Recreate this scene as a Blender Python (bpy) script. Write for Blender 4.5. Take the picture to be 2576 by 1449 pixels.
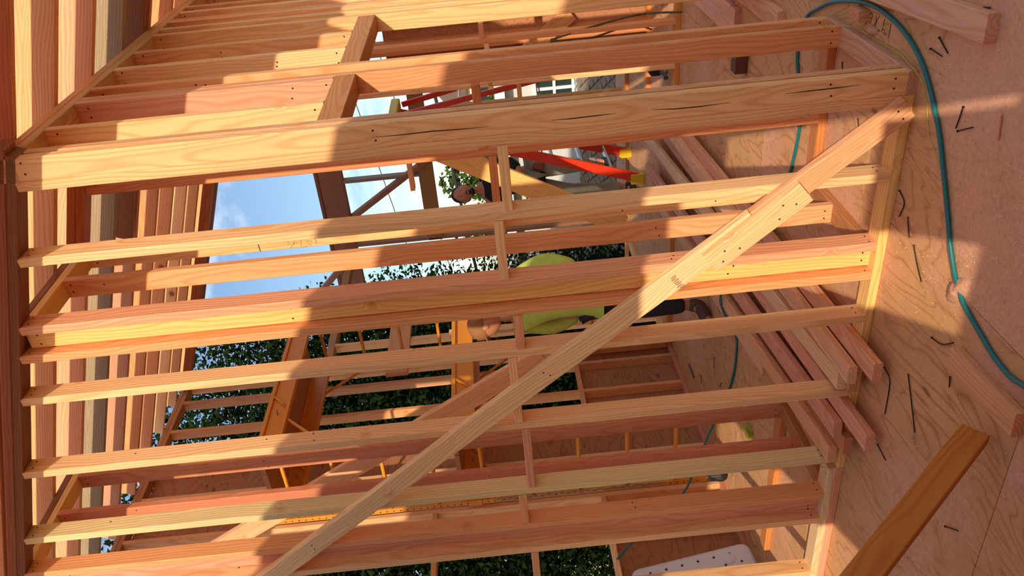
import bpy, bmesh, math, random
from mathutils import Vector, Matrix, noise as mnoise
R = random.Random(11)
for o in list(bpy.data.objects): bpy.data.objects.remove(o)
SC = bpy.context.scene
COL = SC.collection

# ------------------------------------------------------------------ camera
F_PX, CAM = 2053.0, Vector((-2.744, -1.005, 1.523))
YAW, PITCH, ROLL = math.radians(32.367), math.radians(-0.40), math.radians(-5.695)
fwd = Vector((math.cos(YAW)*math.cos(PITCH), math.sin(YAW)*math.cos(PITCH), math.sin(PITCH)))
rgt = Vector((math.sin(YAW), -math.cos(YAW), 0)); upv = rgt.cross(fwd)
r2 = math.cos(ROLL)*rgt + math.sin(ROLL)*upv
u2 = -math.sin(ROLL)*rgt + math.cos(ROLL)*upv
cd = bpy.data.cameras.new('camera'); cam = bpy.data.objects.new('camera', cd); COL.objects.link(cam)
cd.sensor_fit = 'HORIZONTAL'; cd.sensor_width = 36.0; cd.lens = 36.0*F_PX/2576.0
cd.clip_start = .02; cd.clip_end = 400
# the phone was held upright, the picture lies on its side: image right = world down, image up = world right
cx, cy, cz = -u2, r2, -fwd
M = Matrix((( cx.x, cy.x, cz.x, CAM.x), (cx.y, cy.y, cz.y, CAM.y), (cx.z, cy.z, cz.z, CAM.z), (0, 0, 0, 1)))
cam.matrix_world = M
SC.camera = cam

# ------------------------------------------------------------------ world, sun, exposure
SC.view_settings.view_transform = 'Standard'; SC.view_settings.look = 'None'
SC.view_settings.exposure = 0.18; SC.view_settings.gamma = 1.0; SC.view_settings.use_curve_mapping = False
SUN_DIR = Vector((1.0, .45, -.454)).normalized()
sl = bpy.data.lights.new('sun', 'SUN'); so = bpy.data.objects.new('sun', sl); COL.objects.link(so)
sl.energy = 4.0; sl.color = (1.0, .88, .68); sl.angle = math.radians(.7)
so.rotation_euler = SUN_DIR.to_track_quat('-Z', 'Y').to_euler(); so.location = (-20, -10, 12)

W = bpy.data.worlds.new('World'); SC.world = W; W.use_nodes = True
def N(nt, t, **kw):
    n = nt.nodes.new(t)
    for k, v in kw.items():
        if k.startswith('_'): setattr(n, k[1:], v)
        else: n.inputs[k].default_value = v
    return n
def build_world():
    nt = W.node_tree; nt.nodes.clear(); L = nt.links.new
    sk = nt.nodes.new('ShaderNodeTexSky'); sk.sky_type = 'NISHITA'; sk.sun_disc = False
    sk.sun_elevation = math.radians(22.5); sk.sun_rotation = math.atan2(-SUN_DIR.x, -SUN_DIR.y)
    sk.air_density = 1.0; sk.dust_density = 1.2; sk.ozone_density = 2.0
    tc = N(nt, 'ShaderNodeTexCoord')
    mp = N(nt, 'ShaderNodeMapping'); mp.inputs['Scale'].default_value = (1.0, 1.0, 2.6); L(tc.outputs['Generated'], mp.inputs[0])
    nz = N(nt, 'ShaderNodeTexNoise', Scale=2.6, Detail=9.0, Roughness=.62, Distortion=.35); L(mp.outputs[0], nz.inputs['Vector'])
    cr = nt.nodes.new('ShaderNodeValToRGB'); L(nz.outputs['Fac'], cr.inputs[0])
    cr.color_ramp.elements[0].position = .46; cr.color_ramp.elements[0].color = (0, 0, 0, 1)
    cr.color_ramp.elements[1].position = .74; cr.color_ramp.elements[1].color = (1, 1, 1, 1)
    # thin clouds scatter the sky behind them, whiter and brighter
    hs = N(nt, 'ShaderNodeMix', _data_type='RGBA', _blend_type='ADD'); hs.inputs['Factor'].default_value = 1.0
    L(sk.outputs[0], hs.inputs['A']); hs.inputs['B'].default_value = CLOUD
    mx = N(nt, 'ShaderNodeMix', _data_type='RGBA'); L(cr.outputs[0], mx.inputs['Factor'])
    L(sk.outputs[0], mx.inputs['A']); L(hs.outputs['Result'], mx.inputs['B'])
    bg = N(nt, 'ShaderNodeBackground', Strength=SKY); L(mx.outputs['Result'], bg.inputs[0])
    out = N(nt, 'ShaderNodeOutputWorld'); L(bg.outputs[0], out.inputs[0])
CLOUD, SKY = (7.5, 6.6, 5.4, 1), .14
build_world()

# ------------------------------------------------------------------ materials
def srgb(r, g, b):
    f = lambda c: (c/255/12.92) if c/255 <= .04045 else ((c/255+.055)/1.055)**2.4
    return (f(r), f(g), f(b), 1.0)
def newmat(name):
    m = bpy.data.materials.new(name); m.use_nodes = True
    nt = m.node_tree; b = nt.nodes['Principled BSDF']
    return m, nt, b
def plain(name, col, rough=.6, metal=0.0, noise=0.12, scale=18.0, bump=0.0):
    m, nt, b = newmat(name); L = nt.links.new
    tc = N(nt, 'ShaderNodeTexCoord'); nz = N(nt, 'ShaderNodeTexNoise', Scale=scale, Detail=5.0); L(tc.outputs['Object'], nz.inputs['Vector'])
    mx = N(nt, 'ShaderNodeMix', _data_type='RGBA', _blend_type='MULTIPLY')
    mr = N(nt, 'ShaderNodeMapRange'); mr.inputs['To Min'].default_value = 1-noise*1.6; mr.inputs['To Max'].default_value = 1+noise
    L(nz.outputs['Fac'], mr.inputs['Value'])
    mx.inputs['Factor'].default_value = 1.0; mx.inputs['A'].default_value = col; L(mr.outputs[0], mx.inputs['B'])
    L(mx.outputs['Result'], b.inputs['Base Color'])
    b.inputs['Roughness'].default_value = rough; b.inputs['Metallic'].default_value = metal
    if bump:
        bp = N(nt, 'ShaderNodeBump', Strength=bump, Distance=.01); L(nz.outputs['Fac'], bp.inputs['Height']); L(bp.outputs[0], b.inputs['Normal'])
    return m
def math_(nt, op, a, b=None, c=None):
    n = nt.nodes.new('ShaderNodeMath'); n.operation = op
    for i, v in enumerate((a, b, c)):
        if v is None: continue
        if isinstance(v, (int, float)): n.inputs[i].default_value = v
        else: nt.links.new(v, n.inputs[i])
    return n.outputs[0]
def wood_material():
    m, nt, b = newmat('fir_lumber'); L = nt.links.new
    tc = N(nt, 'ShaderNodeTexCoord'); oi = N(nt, 'ShaderNodeObjectInfo')
    sep = N(nt, 'ShaderNodeSeparateXYZ'); L(tc.outputs['Object'], sep.inputs[0])
    rnd = oi.outputs['Random']
    # low-frequency wander of the growth rings along the board
    cmb = N(nt, 'ShaderNodeCombineXYZ')
    L(math_(nt, 'ADD', math_(nt, 'MULTIPLY', sep.outputs['X'], 1.3), math_(nt, 'MULTIPLY', rnd, 61.0)), cmb.inputs[0])
    L(math_(nt, 'MULTIPLY', sep.outputs['Y'], 5.0), cmb.inputs[1]); L(math_(nt, 'MULTIPLY', sep.outputs['Z'], 5.0), cmb.inputs[2])
    n1 = N(nt, 'ShaderNodeTexNoise', Scale=1.0, Detail=2.0, Roughness=.45); L(cmb.outputs[0], n1.inputs['Vector'])
    # knots
    cm2 = N(nt, 'ShaderNodeCombineXYZ')
    L(math_(nt, 'ADD', math_(nt, 'MULTIPLY', sep.outputs['X'], 6.2), math_(nt, 'MULTIPLY', rnd, 37.0)), cm2.inputs[0])
    L(math_(nt, 'MULTIPLY', sep.outputs['Y'], 7.0), cm2.inputs[1])
    vo = N(nt, 'ShaderNodeTexVoronoi', Scale=1.0); L(cm2.outputs[0], vo.inputs['Vector'])
    vc = N(nt, 'ShaderNodeSeparateColor'); L(vo.outputs['Color'], vc.inputs[0])
    size = math_(nt, 'MULTIPLY', math_(nt, 'POWER', vc.outputs[0], 3.0), .17)
    kd = math_(nt, 'SUBTRACT', vo.outputs['Distance'], size)          # <0 inside knot
    kn = N(nt, 'ShaderNodeMapRange', _interpolation_type='SMOOTHSTEP'); L(kd, kn.inputs['Value'])
    kn.inputs['From Min'].default_value = -.02; kn.inputs['From Max'].default_value = .035
    kn.inputs['To Min'].default_value = 1; kn.inputs['To Max'].default_value = 0
    big = math_(nt, 'GREATER_THAN', size, .03)
    knot = math_(nt, 'MULTIPLY', kn.outputs[0], big)
    swirl = N(nt, 'ShaderNodeMapRange', _interpolation_type='SMOOTHSTEP'); L(kd, swirl.inputs['Value'])
    swirl.inputs['From Min'].default_value = 0; swirl.inputs['From Max'].default_value = .22
    swirl.inputs['To Min'].default_value = .022; swirl.inputs['To Max'].default_value = 0
    # rings about a pith line beside the board
    a = math_(nt, 'ADD', math_(nt, 'MULTIPLY', math_(nt, 'SUBTRACT', n1.outputs['Fac'], .5), .11), math_(nt, 'MULTIPLY', swirl.outputs[0], big))
    yy = math_(nt, 'ADD', sep.outputs['Y'], math_(nt, 'MULTIPLY', math_(nt, 'SUBTRACT', rnd, .5), .12))
    zz = math_(nt, 'ADD', sep.outputs['Z'], math_(nt, 'ADD', math_(nt, 'MULTIPLY', math_(nt, 'FRACT', math_(nt, 'MULTIPLY', rnd, 7.31)), .07), .015))
    rr = math_(nt, 'SQRT', math_(nt, 'ADD', math_(nt, 'MULTIPLY', yy, yy), math_(nt, 'MULTIPLY', zz, zz)))
    rr = math_(nt, 'ADD', rr, a)
    s = math_(nt, 'FRACT', math_(nt, 'MULTIPLY', rr, 78.0))
    late = math_(nt, 'POWER', math_(nt, 'SUBTRACT', .5, math_(nt, 'MULTIPLY', math_(nt, 'COSINE', math_(nt, 'MULTIPLY', math_(nt, 'POWER', s, 1.6), 6.2832)), .5)), 1.6)
    # fibre
    cm3 = N(nt, 'ShaderNodeCombineXYZ')
    L(math_(nt, 'ADD', math_(nt, 'MULTIPLY', sep.outputs['X'], 6.0), math_(nt, 'MULTIPLY', rnd, 19.0)), cm3.inputs[0])
    L(math_(nt, 'MULTIPLY', sep.outputs['Y'], 330.0), cm3.inputs[1]); L(math_(nt, 'MULTIPLY', sep.outputs['Z'], 330.0), cm3.inputs[2])
    n3 = N(nt, 'ShaderNodeTexNoise', Scale=1.0, Detail=3.0); L(cm3.outputs[0], n3.inputs['Vector'])
    cm4 = N(nt, 'ShaderNodeCombineXYZ'); L(math_(nt, 'ADD', math_(nt, 'MULTIPLY', sep.outputs['X'], 1.6), math_(nt, 'MULTIPLY', rnd, 83.0)), cm4.inputs[0])
    L(math_(nt, 'MULTIPLY', sep.outputs['Y'], 26.0), cm4.inputs[1]); L(math_(nt, 'MULTIPLY', sep.outputs['Z'], 26.0), cm4.inputs[2])
    n4 = N(nt, 'ShaderNodeTexNoise', Scale=1.0, Detail=4.0, Roughness=.6); L(cm4.outputs[0], n4.inputs['Vector'])
    base = N(nt, 'ShaderNodeMix', _data_type='RGBA', _blend_type='MULTIPLY'); L(oi.outputs['Color'], base.inputs['A'])
    base.inputs['B'].default_value = (.80, .62, .47, 1); L(math_(nt, 'MULTIPLY', late, math_(nt, 'ADD', math_(nt, 'MULTIPLY', n4.outputs['Fac'], .9), .12)), base.inputs['Factor'])
    v = math_(nt, 'ADD', math_(nt, 'MULTIPLY', n3.outputs['Fac'], .30), math_(nt, 'MULTIPLY', n4.outputs['Fac'], .45))
    val = N(nt, 'ShaderNodeMix', _data_type='RGBA', _blend_type='MULTIPLY'); val.inputs['Factor'].default_value = 1.0
    L(base.outputs['Result'], val.inputs['A']); L(math_(nt, 'ADD', v, .66), val.inputs['B'])
    kx = N(nt, 'ShaderNodeMix', _data_type='RGBA'); L(math_(nt, 'MULTIPLY', knot, .78), kx.inputs['Factor'])
    L(val.outputs['Result'], kx.inputs['A']); kx.inputs['B'].default_value = srgb(128, 66, 34)
    halo = N(nt, 'ShaderNodeMapRange', _interpolation_type='SMOOTHSTEP'); L(kd, halo.inputs['Value'])
    halo.inputs['From Min'].default_value = 0; halo.inputs['From Max'].default_value = .17; halo.inputs['To Min'].default_value = .5; halo.inputs['To Max'].default_value = 0
    hx = N(nt, 'ShaderNodeMix', _data_type='RGBA', _blend_type='MULTIPLY'); L(math_(nt, 'MULTIPLY', halo.outputs[0], big), hx.inputs['Factor'])
    L(val.outputs['Result'], hx.inputs['A']); hx.inputs['B'].default_value = (.78, .52, .36, 1); L(hx.outputs['Result'], kx.inputs['A'])
    L(kx.outputs['Result'], b.inputs['Base Color']); b.inputs['Roughness'].default_value = .58
    bp = N(nt, 'ShaderNodeBump', Strength=.25, Distance=.002); L(math_(nt, 'ADD', n3.outputs['Fac'], late), bp.inputs['Height']); L(bp.outputs[0], b.inputs['Normal'])
    b.inputs['Specular IOR Level'].default_value = .25
    return m
def plywood_material(name, tone, dust, dust_amt):
    m, nt, b = newmat(name); L = nt.links.new
    tc = N(nt, 'ShaderNodeTexCoord'); oi = N(nt, 'ShaderNodeObjectInfo')
    add = N(nt, 'ShaderNodeVectorMath', _operation='ADD'); L(tc.outputs['Object'], add.inputs[0])
    cc = N(nt, 'ShaderNodeCombineXYZ'); L(math_(nt, 'MULTIPLY', oi.outputs['Random'], 31.0), cc.inputs[0]); L(cc.outputs[0], add.inputs[1])
    mp = N(nt, 'ShaderNodeMapping'); mp.inputs['Scale'].default_value = (1.5, 5.2, 5.2); mp.inputs['Rotation'].default_value = (0, 0, .12)
    L(add.outputs[0], mp.inputs[0])
    n1 = N(nt, 'ShaderNodeTexNoise', Scale=1.0, Detail=2.2, Roughness=.42, Distortion=.5); L(mp.outputs[0], n1.inputs['Vector'])
    f = math_(nt, 'FRACT', math_(nt, 'MULTIPLY', n1.outputs['Fac'], 11.0))
    line = math_(nt, 'POWER', math_(nt, 'ABSOLUTE', math_(nt, 'SUBTRACT', math_(nt, 'MULTIPLY', f, 2.0), 1.0)), 5.0)
    n2 = N(nt, 'ShaderNodeTexNoise', Scale=26.0, Detail=6.0, Roughness=.65); L(add.outputs[0], n2.inputs['Vector'])
    n5 = N(nt, 'ShaderNodeTexNoise', Scale=2.6, Detail=3.0); L(add.outputs[0], n5.inputs['Vector'])
    base = N(nt, 'ShaderNodeMix', _data_type='RGBA', _blend_type='MULTIPLY'); base.inputs['A'].default_value = tone
    base.inputs['B'].default_value = (.60, .40, .26, 1); L(math_(nt, 'MULTIPLY', line, math_(nt, 'MULTIPLY', n5.outputs['Fac'], 1.35)), base.inputs['Factor'])
    val = N(nt, 'ShaderNodeMix', _data_type='RGBA', _blend_type='MULTIPLY'); val.inputs['Factor'].default_value = 1.0
    L(base.outputs['Result'], val.inputs['A']); L(math_(nt, 'ADD', math_(nt, 'ADD', math_(nt, 'MULTIPLY', n2.outputs['Fac'], .35), math_(nt, 'MULTIPLY', n5.outputs['Fac'], .4)), .62), val.inputs['B'])
    # football plugs and knots
    mp2 = N(nt, 'ShaderNodeMapping'); mp2.inputs['Scale'].default_value = (3.0, 7.5, 7.5); L(add.outputs[0], mp2.inputs[0])
    vo = N(nt, 'ShaderNodeTexVoronoi', Scale=1.0); L(mp2.outputs[0], vo.inputs['Vector'])
    vc = N(nt, 'ShaderNodeSeparateColor'); L(vo.outputs['Color'], vc.inputs[0])
    sz = math_(nt, 'MULTIPLY', math_(nt, 'POWER', vc.outputs[1], 4.0), .12)
    kn = N(nt, 'ShaderNodeMapRange', _interpolation_type='SMOOTHSTEP'); L(math_(nt, 'SUBTRACT', vo.outputs['Distance'], sz), kn.inputs['Value'])
    kn.inputs['From Min'].default_value = -.01; kn.inputs['From Max'].default_value = .03; kn.inputs['To Min'].default_value = .65; kn.inputs['To Max'].default_value = 0
    kx = N(nt, 'ShaderNodeMix', _data_type='RGBA'); L(math_(nt, 'MULTIPLY', kn.outputs[0], math_(nt, 'GREATER_THAN', sz, .035)), kx.inputs['Factor'])
    L(val.outputs['Result'], kx.inputs['A']); kx.inputs['B'].default_value = srgb(104, 70, 44)
    # sawdust film
    n3 = N(nt, 'ShaderNodeTexNoise', Scale=1.1, Detail=5.0, Roughness=.6); 
    L(tc.outputs['Object'], n3.inputs['Vector'])
    n4 = N(nt, 'ShaderNodeTexNoise', Scale=70.0, Detail=4.0, Roughness=.7); L(tc.outputs['Object'], n4.inputs['Vector'])
    geo = N(nt, 'ShaderNodeNewGeometry'); vd = N(nt, 'ShaderNodeVectorMath', _operation='DISTANCE'); L(geo.outputs['Position'], vd.inputs[0]); vd.inputs[1].default_value = DUST_AT
    heap = N(nt, 'ShaderNodeMapRange', _interpolation_type='SMOOTHSTEP'); L(vd.outputs['Value'], heap.inputs['Value'])
    heap.inputs['From Min'].default_value = .25; heap.inputs['From Max'].default_value = .85; heap.inputs['To Min'].default_value = .16; heap.inputs['To Max'].default_value = -.06
    n3o = math_(nt, 'ADD', n3.outputs['Fac'], heap.outputs[0])
    dm = N(nt, 'ShaderNodeMapRange', _interpolation_type='SMOOTHSTEP'); L(math_(nt, 'ADD', n3o, math_(nt, 'MULTIPLY', n4.outputs['Fac'], .22)), dm.inputs['Value'])
    dm.inputs['From Min'].default_value = .54; dm.inputs['From Max'].default_value = .72; dm.inputs['To Max'].default_value = dust_amt
    dx = N(nt, 'ShaderNodeMix', _data_type='RGBA'); L(dm.outputs[0], dx.inputs['Factor']); L(kx.outputs['Result'], dx.inputs['A']); 
    dc = N(nt, 'ShaderNodeMix', _data_type='RGBA', _blend_type='MULTIPLY'); dc.inputs['Factor'].default_value = 1; dc.inputs['A'].default_value = dust
    L(math_(nt, 'ADD', math_(nt, 'MULTIPLY', n4.outputs['Fac'], .7), .62), dc.inputs['B']); L(dc.outputs['Result'], dx.inputs['B'])
    L(dx.outputs['Result'], b.inputs['Base Color']); b.inputs['Roughness'].default_value = .75
    bp = N(nt, 'ShaderNodeBump', Strength=.3, Distance=.004); L(math_(nt, 'ADD', n2.outputs['Fac'], math_(nt, 'MULTIPLY', dm.outputs[0], n4.outputs['Fac'])), bp.inputs['Height']); L(bp.outputs[0], b.inputs['Normal'])
    b.inputs['Specular IOR Level'].default_value = .2
    return m
DUST_AT = (-.72, .12, 0)
WOOD = wood_material()
PLY = plywood_material('plywood_subfloor', srgb(206, 154, 104), srgb(220, 162, 130), .85)
PLYW = plywood_material('plywood_sheathing', srgb(178, 122, 84), srgb(186, 132, 104), .3)
NAILM = plain('nail_steel', srgb(38, 32, 30), .5, .6)
INK = plain('marker_ink', srgb(45, 32, 28), .7, 0, .05)
PENCIL = plain('pencil_green', srgb(150, 140, 70), .8, 0, .05)
STAMP = plain('stamp_ink', srgb(176, 138, 98), .8, 0, .3, 200)
RED = plain('orange_fibreglass', srgb(222, 54, 22), .38, 0, .06)
YEL = plain('ladder_yellow', srgb(214, 176, 34), .45)
SCAF = plain('scaffold_yellow_paint', srgb(226, 140, 28), .42, 0, .08)
ALU = plain('brushed_aluminium', srgb(190, 192, 195), .35, .9)
STEEL = plain('zinc_steel', srgb(150, 150, 150), .35, .9)
RUB = plain('black_rubber', srgb(28, 28, 30), .7)
HOSE = plain('teal_hose', srgb(18, 108, 108), .38, 0, .05)
STR = plain('neon_string', srgb(190, 190, 60), .8)
DUST = plain('sawdust', srgb(206, 150, 118), .95, 0, .25, 120, .4)
BLACK = plain('black_cloth', srgb(30, 28, 30), .9)
LIME = plain('lime_cloth', srgb(192, 214, 92), .85, 0, .14, 13, 1.0)
NAVY = plain('dark_trousers', srgb(44, 40, 48), .9)
DENIM = plain('grey_denim', srgb(150, 145, 130), .9, 0, .15, 10)
SKIN = plain('skin', srgb(186, 122, 90), .55, 0, .05)
HAIR = plain('hair', srgb(28, 24, 24), .7)
BROWN = plain('brown_hat_cloth', srgb(150, 98, 58), .9)
LEATH = plain('leather', srgb(150, 84, 54), .6)
WHITEP = plain('white_plastic', srgb(225, 222, 226), .32, 0, .04)
WALLW = plain('white_stucco', srgb(198, 196, 192), .9, 0, .04, 30)
BEIGE = plain('beige_stucco', srgb(226, 206, 172), .9, 0, .05, 20)
GLASSD = plain('dark_window_glass', srgb(46, 58, 54), .08, 0, .1, 3)
FRAMEW = plain('white_window_frame', srgb(236, 236, 232), .45, 0, .03)
SHING = plain('asphalt_shingle', srgb(134, 116, 104), .95, 0, .25, 40)
LEAF = plain('leaf_dark', srgb(26, 42, 16), .9, 0, .45, 3)
LEAF2 = plain('leaf_olive', srgb(66, 84, 32), .9, 0, .4, 3)
for m_ in (LEAF, LEAF2): m_.node_tree.nodes['Principled BSDF'].inputs['Specular IOR Level'].default_value = .08
BARK = plain('bark', srgb(84, 66, 50), .95, 0, .3, 20)
POLE = plain('utility_pole_wood', srgb(92, 72, 56), .9, 0, .2, 12)
WIRE = plain('black_wire', srgb(34, 36, 40), .7)
GRASS = plain('ground_soil_grass', srgb(120, 118, 78), 1, 0, .3, 1)
GREY = plain('grey_timber', srgb(138, 130, 122), .85, 0, .2, 8)
TONES = [srgb(*c) for c in ((226,160,106),(216,146,92),(230,174,120),(218,148,106),(236,188,132),(210,150,98),(226,162,112),(220,164,108))]
PINK, YELLOWW, DARKW, STAIN, DKBR, PALE = srgb(210,142,106), srgb(228,178,104), srgb(172,112,60), srgb(158,134,102), srgb(132,84,52), srgb(226,174,120)

# ------------------------------------------------------------------ builders
WM = {}
def put(o, parent):
    """link o; its own matrix is in world coordinates, whatever the parent's pose"""
    COL.objects.link(o); WM[o] = o.matrix_basis.copy()
    if parent is not None:
        o.parent = parent; o.matrix_parent_inverse = WM[parent].inverted()
    return o
def empty(name, at, label=None, cat=None, group=None, kind=None, parent=None):
    o = bpy.data.objects.new(name, None); o.empty_display_size = .05; o.location = at
    put(o, parent); tag(o, label, cat, group, kind); return o
def tag(o, label=None, cat=None, group=None, kind=None):
    if label: o['label'] = label
    if cat: o['category'] = cat
    if group: o['group'] = group
    if kind: o['kind'] = kind
    return o
_cache = {}
def board_mesh(L, w, t, c0, c1, nails, ch=.003):
    key = (round(L, 3), round(w, 4), round(t, 4), round(c0, 4), round(c1, 4))
    if not nails and key in _cache: return _cache[key]
    h, k = w/2, t/2; c = min(ch, k*.4)
    sec = [(-h+c, -k), (h-c, -k), (h, -k+c), (h, k-c), (h-c, k), (-h+c, k), (-h, k-c), (-h, -k+c)]
    V = [(c0*y, y, z) for y, z in sec] + [(L+c1*y, y, z) for y, z in sec]
    Fc = [[i, (i+1) % 8, 8+(i+1) % 8, 8+i] for i in range(8)] + [list(range(7, -1, -1)), list(range(8, 16))]
    mi = [0]*len(Fc)
    for (nx, ny, side) in (nails or ()):
        s0 = len(V); r = .0042; z = (k+.0006)*side
        V += [(nx+r*math.cos(a*math.pi/3), ny+r*math.sin(a*math.pi/3), z) for a in range(6)]
        f = list(range(s0, s0+6)); Fc.append(f if side > 0 else f[::-1]); mi.append(1)
    me = bpy.data.meshes.new('board'); me.from_pydata(V, [], Fc); me.materials.append(WOOD); me.materials.append(NAILM)
    me.polygons.foreach_set('material_index', mi); me.update()
    if not nails: _cache[key] = me
    return me
def beam(name, P0, P1, U, w, t, parent=None, color=None, c0=0, c1=0, nails=False, label=None):
    P0, P1 = Vector(P0), Vector(P1); X = P1-P0; L = X.length; X.normalize()
    U = Vector(U); U = (U - X*U.dot(X)).normalized(); Vv = X.cross(U)
    nl = None
    if nails:
        nl = []
        h = w/2
        for x in (R.uniform(.025, .05), L-R.uniform(.025, .05)):
            for y in (-h*.5, h*.45):
                for s in (1, -1): nl.append((x, y+R.uniform(-.006, .006), s))
        for _ in range(int(L*nails)):
            x = R.uniform(.15, max(.2, L-.15)); s = R.choice((1, -1))
            for y in (-h*.35, h*.4):
                if R.random() < .8: nl.append((x+R.uniform(-.012, .012), y+R.uniform(-.008, .008), s))
    o = bpy.data.objects.new(name, board_mesh(L, w, t, c0, c1, nl))
    o.matrix_basis = Matrix(((X.x, U.x, Vv.x, P0.x), (X.y, U.y, Vv.y, P0.y), (X.z, U.z, Vv.z, P0.z), (0, 0, 0, 1)))
    put(o, parent)
    cl_ = color if color else R.choice(TONES)
    o.color = (min(.95, cl_[0]*1.10), min(.85, cl_[1]*1.16), min(.7, cl_[2]*1.26), 1)
    if label: o['label'] = label
    return o
def box(name, x, y, z, parent=None, color=None, nails=False, label=None, along=None):
    d = [x[1]-x[0], y[1]-y[0], z[1]-z[0]]; c = [(x[0]+x[1])/2, (y[0]+y[1])/2, (z[0]+z[1])/2]
    a = along if along is not None else max(range(3), key=lambda i: d[i])
    o2 = [i for i in range(3) if i != a]; b = max(o2, key=lambda i: d[i]); t = [i for i in o2 if i != b][0]
    P0, P1 = list(c), list(c); lo = (x, y, z)[a]; P0[a], P1[a] = lo[0], lo[1]
    U = [0, 0, 0]; U[b] = 1
    return beam(name, P0, P1, U, d[b], d[t], parent, color, nails=nails, label=label)
def mesh_obj(name, V, Fc, mat, parent=None, smooth=False):
    me = bpy.data.meshes.new(name); me.from_pydata(V, [], Fc); me.materials.append(mat); me.update()
    if smooth: me.polygons.foreach_set('use_smooth', [True]*len(me.polygons))
    o = bpy.data.objects.new(name, me); return put(o, parent)
def bm_obj(name, bm, mat, parent=None, smooth=False, loc=(0, 0, 0)):
    me = bpy.data.meshes.new(name); bm.to_mesh(me); bm.free(); me.materials.append(mat)
    if smooth: me.polygons.foreach_set('use_smooth', [True]*len(me.polygons))
    o = bpy.data.objects.new(name, me); o.location = loc; return put(o, parent)
def spline(pts, n=8):
    P = [Vector(p) for p in pts]; out = []
    for i in range(len(P)-1):
        p0, p1, p2, p3 = P[max(i-1, 0)], P[i], P[i+1], P[min(i+2, len(P)-1)]
        for k in range(n):
            t = k/n
            out.append(.5*((2*p1)+(-p0+p2)*t+(2*p0-5*p1+4*p2-p3)*t*t+(-p0+3*p1-3*p2+p3)*t**3))
    out.append(P[-1]); return out
def tube_data(P, r, seg=8, V=None, Fc=None, taper=None):
    V = [] if V is None else V; Fc = [] if Fc is None else Fc; s0 = len(V); n = len(P)
    P = [Vector(p) for p in P]
    ref = Vector((0, 0, 1))
    for i, p in enumerate(P):
        d = (P[min(i+1, n-1)]-P[max(i-1, 0)]).normalized()
        if abs(d.dot(ref)) > .95: rf = Vector((1, 0, 0))
        else: rf = ref
        a = d.cross(rf).normalized(); b = a.cross(d)
        rad = r if taper is None else taper[i]
        for k in range(seg):
            t = 2*math.pi*k/seg; V.append(tuple(p+a*math.cos(t)*rad+b*math.sin(t)*rad))
    for i in range(n-1):
        for k in range(seg):
            Fc.append([s0+i*seg+k, s0+i*seg+(k+1) % seg, s0+(i+1)*seg+(k+1) % seg, s0+(i+1)*seg+k])
    Fc.append([s0+k for k in range(seg)][::-1]); Fc.append([s0+(n-1)*seg+k for k in range(seg)])
    return V, Fc
def tube(name, P, r, mat, parent=None, seg=8, taper=None, smooth=True):
    P = [Vector(p) for p in P]; org = P[0].copy()
    V, Fc = tube_data([p-org for p in P], r, seg, taper=taper)
    me = bpy.data.meshes.new(name); me.from_pydata(V, [], Fc); me.materials.append(mat); me.update()
    if smooth: me.polygons.foreach_set('use_smooth', [True]*len(me.polygons))
    o = bpy.data.objects.new(name, me); o.location = org; return put(o, parent)
def solid(name, x, y, z, mat, parent=None, bev=.004):
    bm = bmesh.new(); bmesh.ops.create_cube(bm, size=1)
    d = (x[1]-x[0], y[1]-y[0], z[1]-z[0])
    for v in bm.verts: v.co = Vector((v.co.x*d[0], v.co.y*d[1], v.co.z*d[2]))
    if bev: bmesh.ops.bevel(bm, geom=list(bm.edges), offset=min(bev, min(d)*.3), segments=1, affect='EDGES')
    return bm_obj(name, bm, mat, parent, loc=((x[0]+x[1])/2, (y[0]+y[1])/2, (z[0]+z[1])/2))

SC.cycles.diffuse_bounces = 8; SC.cycles.max_bounces = 12
TH, WD = .038, .089                     # a 2x4
SLOPE = .384                            # the shed roof's rise to the left

# ================================================================== FLOOR
floor = empty('floor', (0, 0, 0), 'plywood subfloor sheets dusted with pink sawdust', 'floor', kind='structure')
def sheet(x0, x1, y0, y1, z0=-.019, z1=0.0, parent=None, mat=PLY, name='plywood_sheet'):
    g = .0015
    return solid(name, (x0+g, x1-g), (y0+g, y1-g), (z0, z1), mat, parent, bev=.001)
ys = [-3.0, -1.83, -.61, .61, 1.83, 3.05, 4.0]
for j in range(6):
    xs = [-3.4+(0 if j % 2 else 1.22)]
    xx = [-3.4] + [v for v in [(-3.4 if j % 2 else -2.18)+2.44*k for k in range(1 if j % 2 else 0, 6)] if -3.4 < v < 6.6] + [6.6]
    for i in range(len(xx)-1): sheet(xx[i], xx[i+1], ys[j], ys[j+1], parent=floor)

# ================================================================== WALL 1: raking stud wall in front (x = 0)
W1 = empty('wall_front', (0, 0, 0), 'raking stud wall with fire blocks and diagonal brace, nearest the camera', 'wall', kind='structure')
def ztop(y): return 3.178+SLOPE*y
studs1 = [.089, .392, .694, .83, 1.043, 1.446, 1.857, 2.095, 2.272, 2.68, 3.09, 3.5]
tone1 = [None, PALE, None, None, PALE, PALE, srgb(214,182,126), None, PALE, None, None, None]
for y, cl in zip(studs1, tone1):
    zb = .076 if y > 1.84 else .038
    zm = (zb, ztop(y+.019))
    beam('stud', (.0445, y+.019, zm[0]), (.0445, y+.019, zm[1]), (1, 0, 0), WD, TH, W1, cl, nails=1.0)
for y0, y1, cl in ((.733, .829, YELLOWW), (2.134, 2.271, PINK)):
    zb = .076 if y0 > 1.84 else .038
    beam('backing_stud', (.066, (y0+y1)/2, zb), (.066, (y0+y1)/2, ztop((y0+y1)/2)-.01), (0, 1, 0), min(WD, y1-y0-.003), TH, W1, cl, nails=.6)
q = math.hypot(1, SLOPE); dn = Vector((0, -SLOPE, 1)).normalized()
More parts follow.
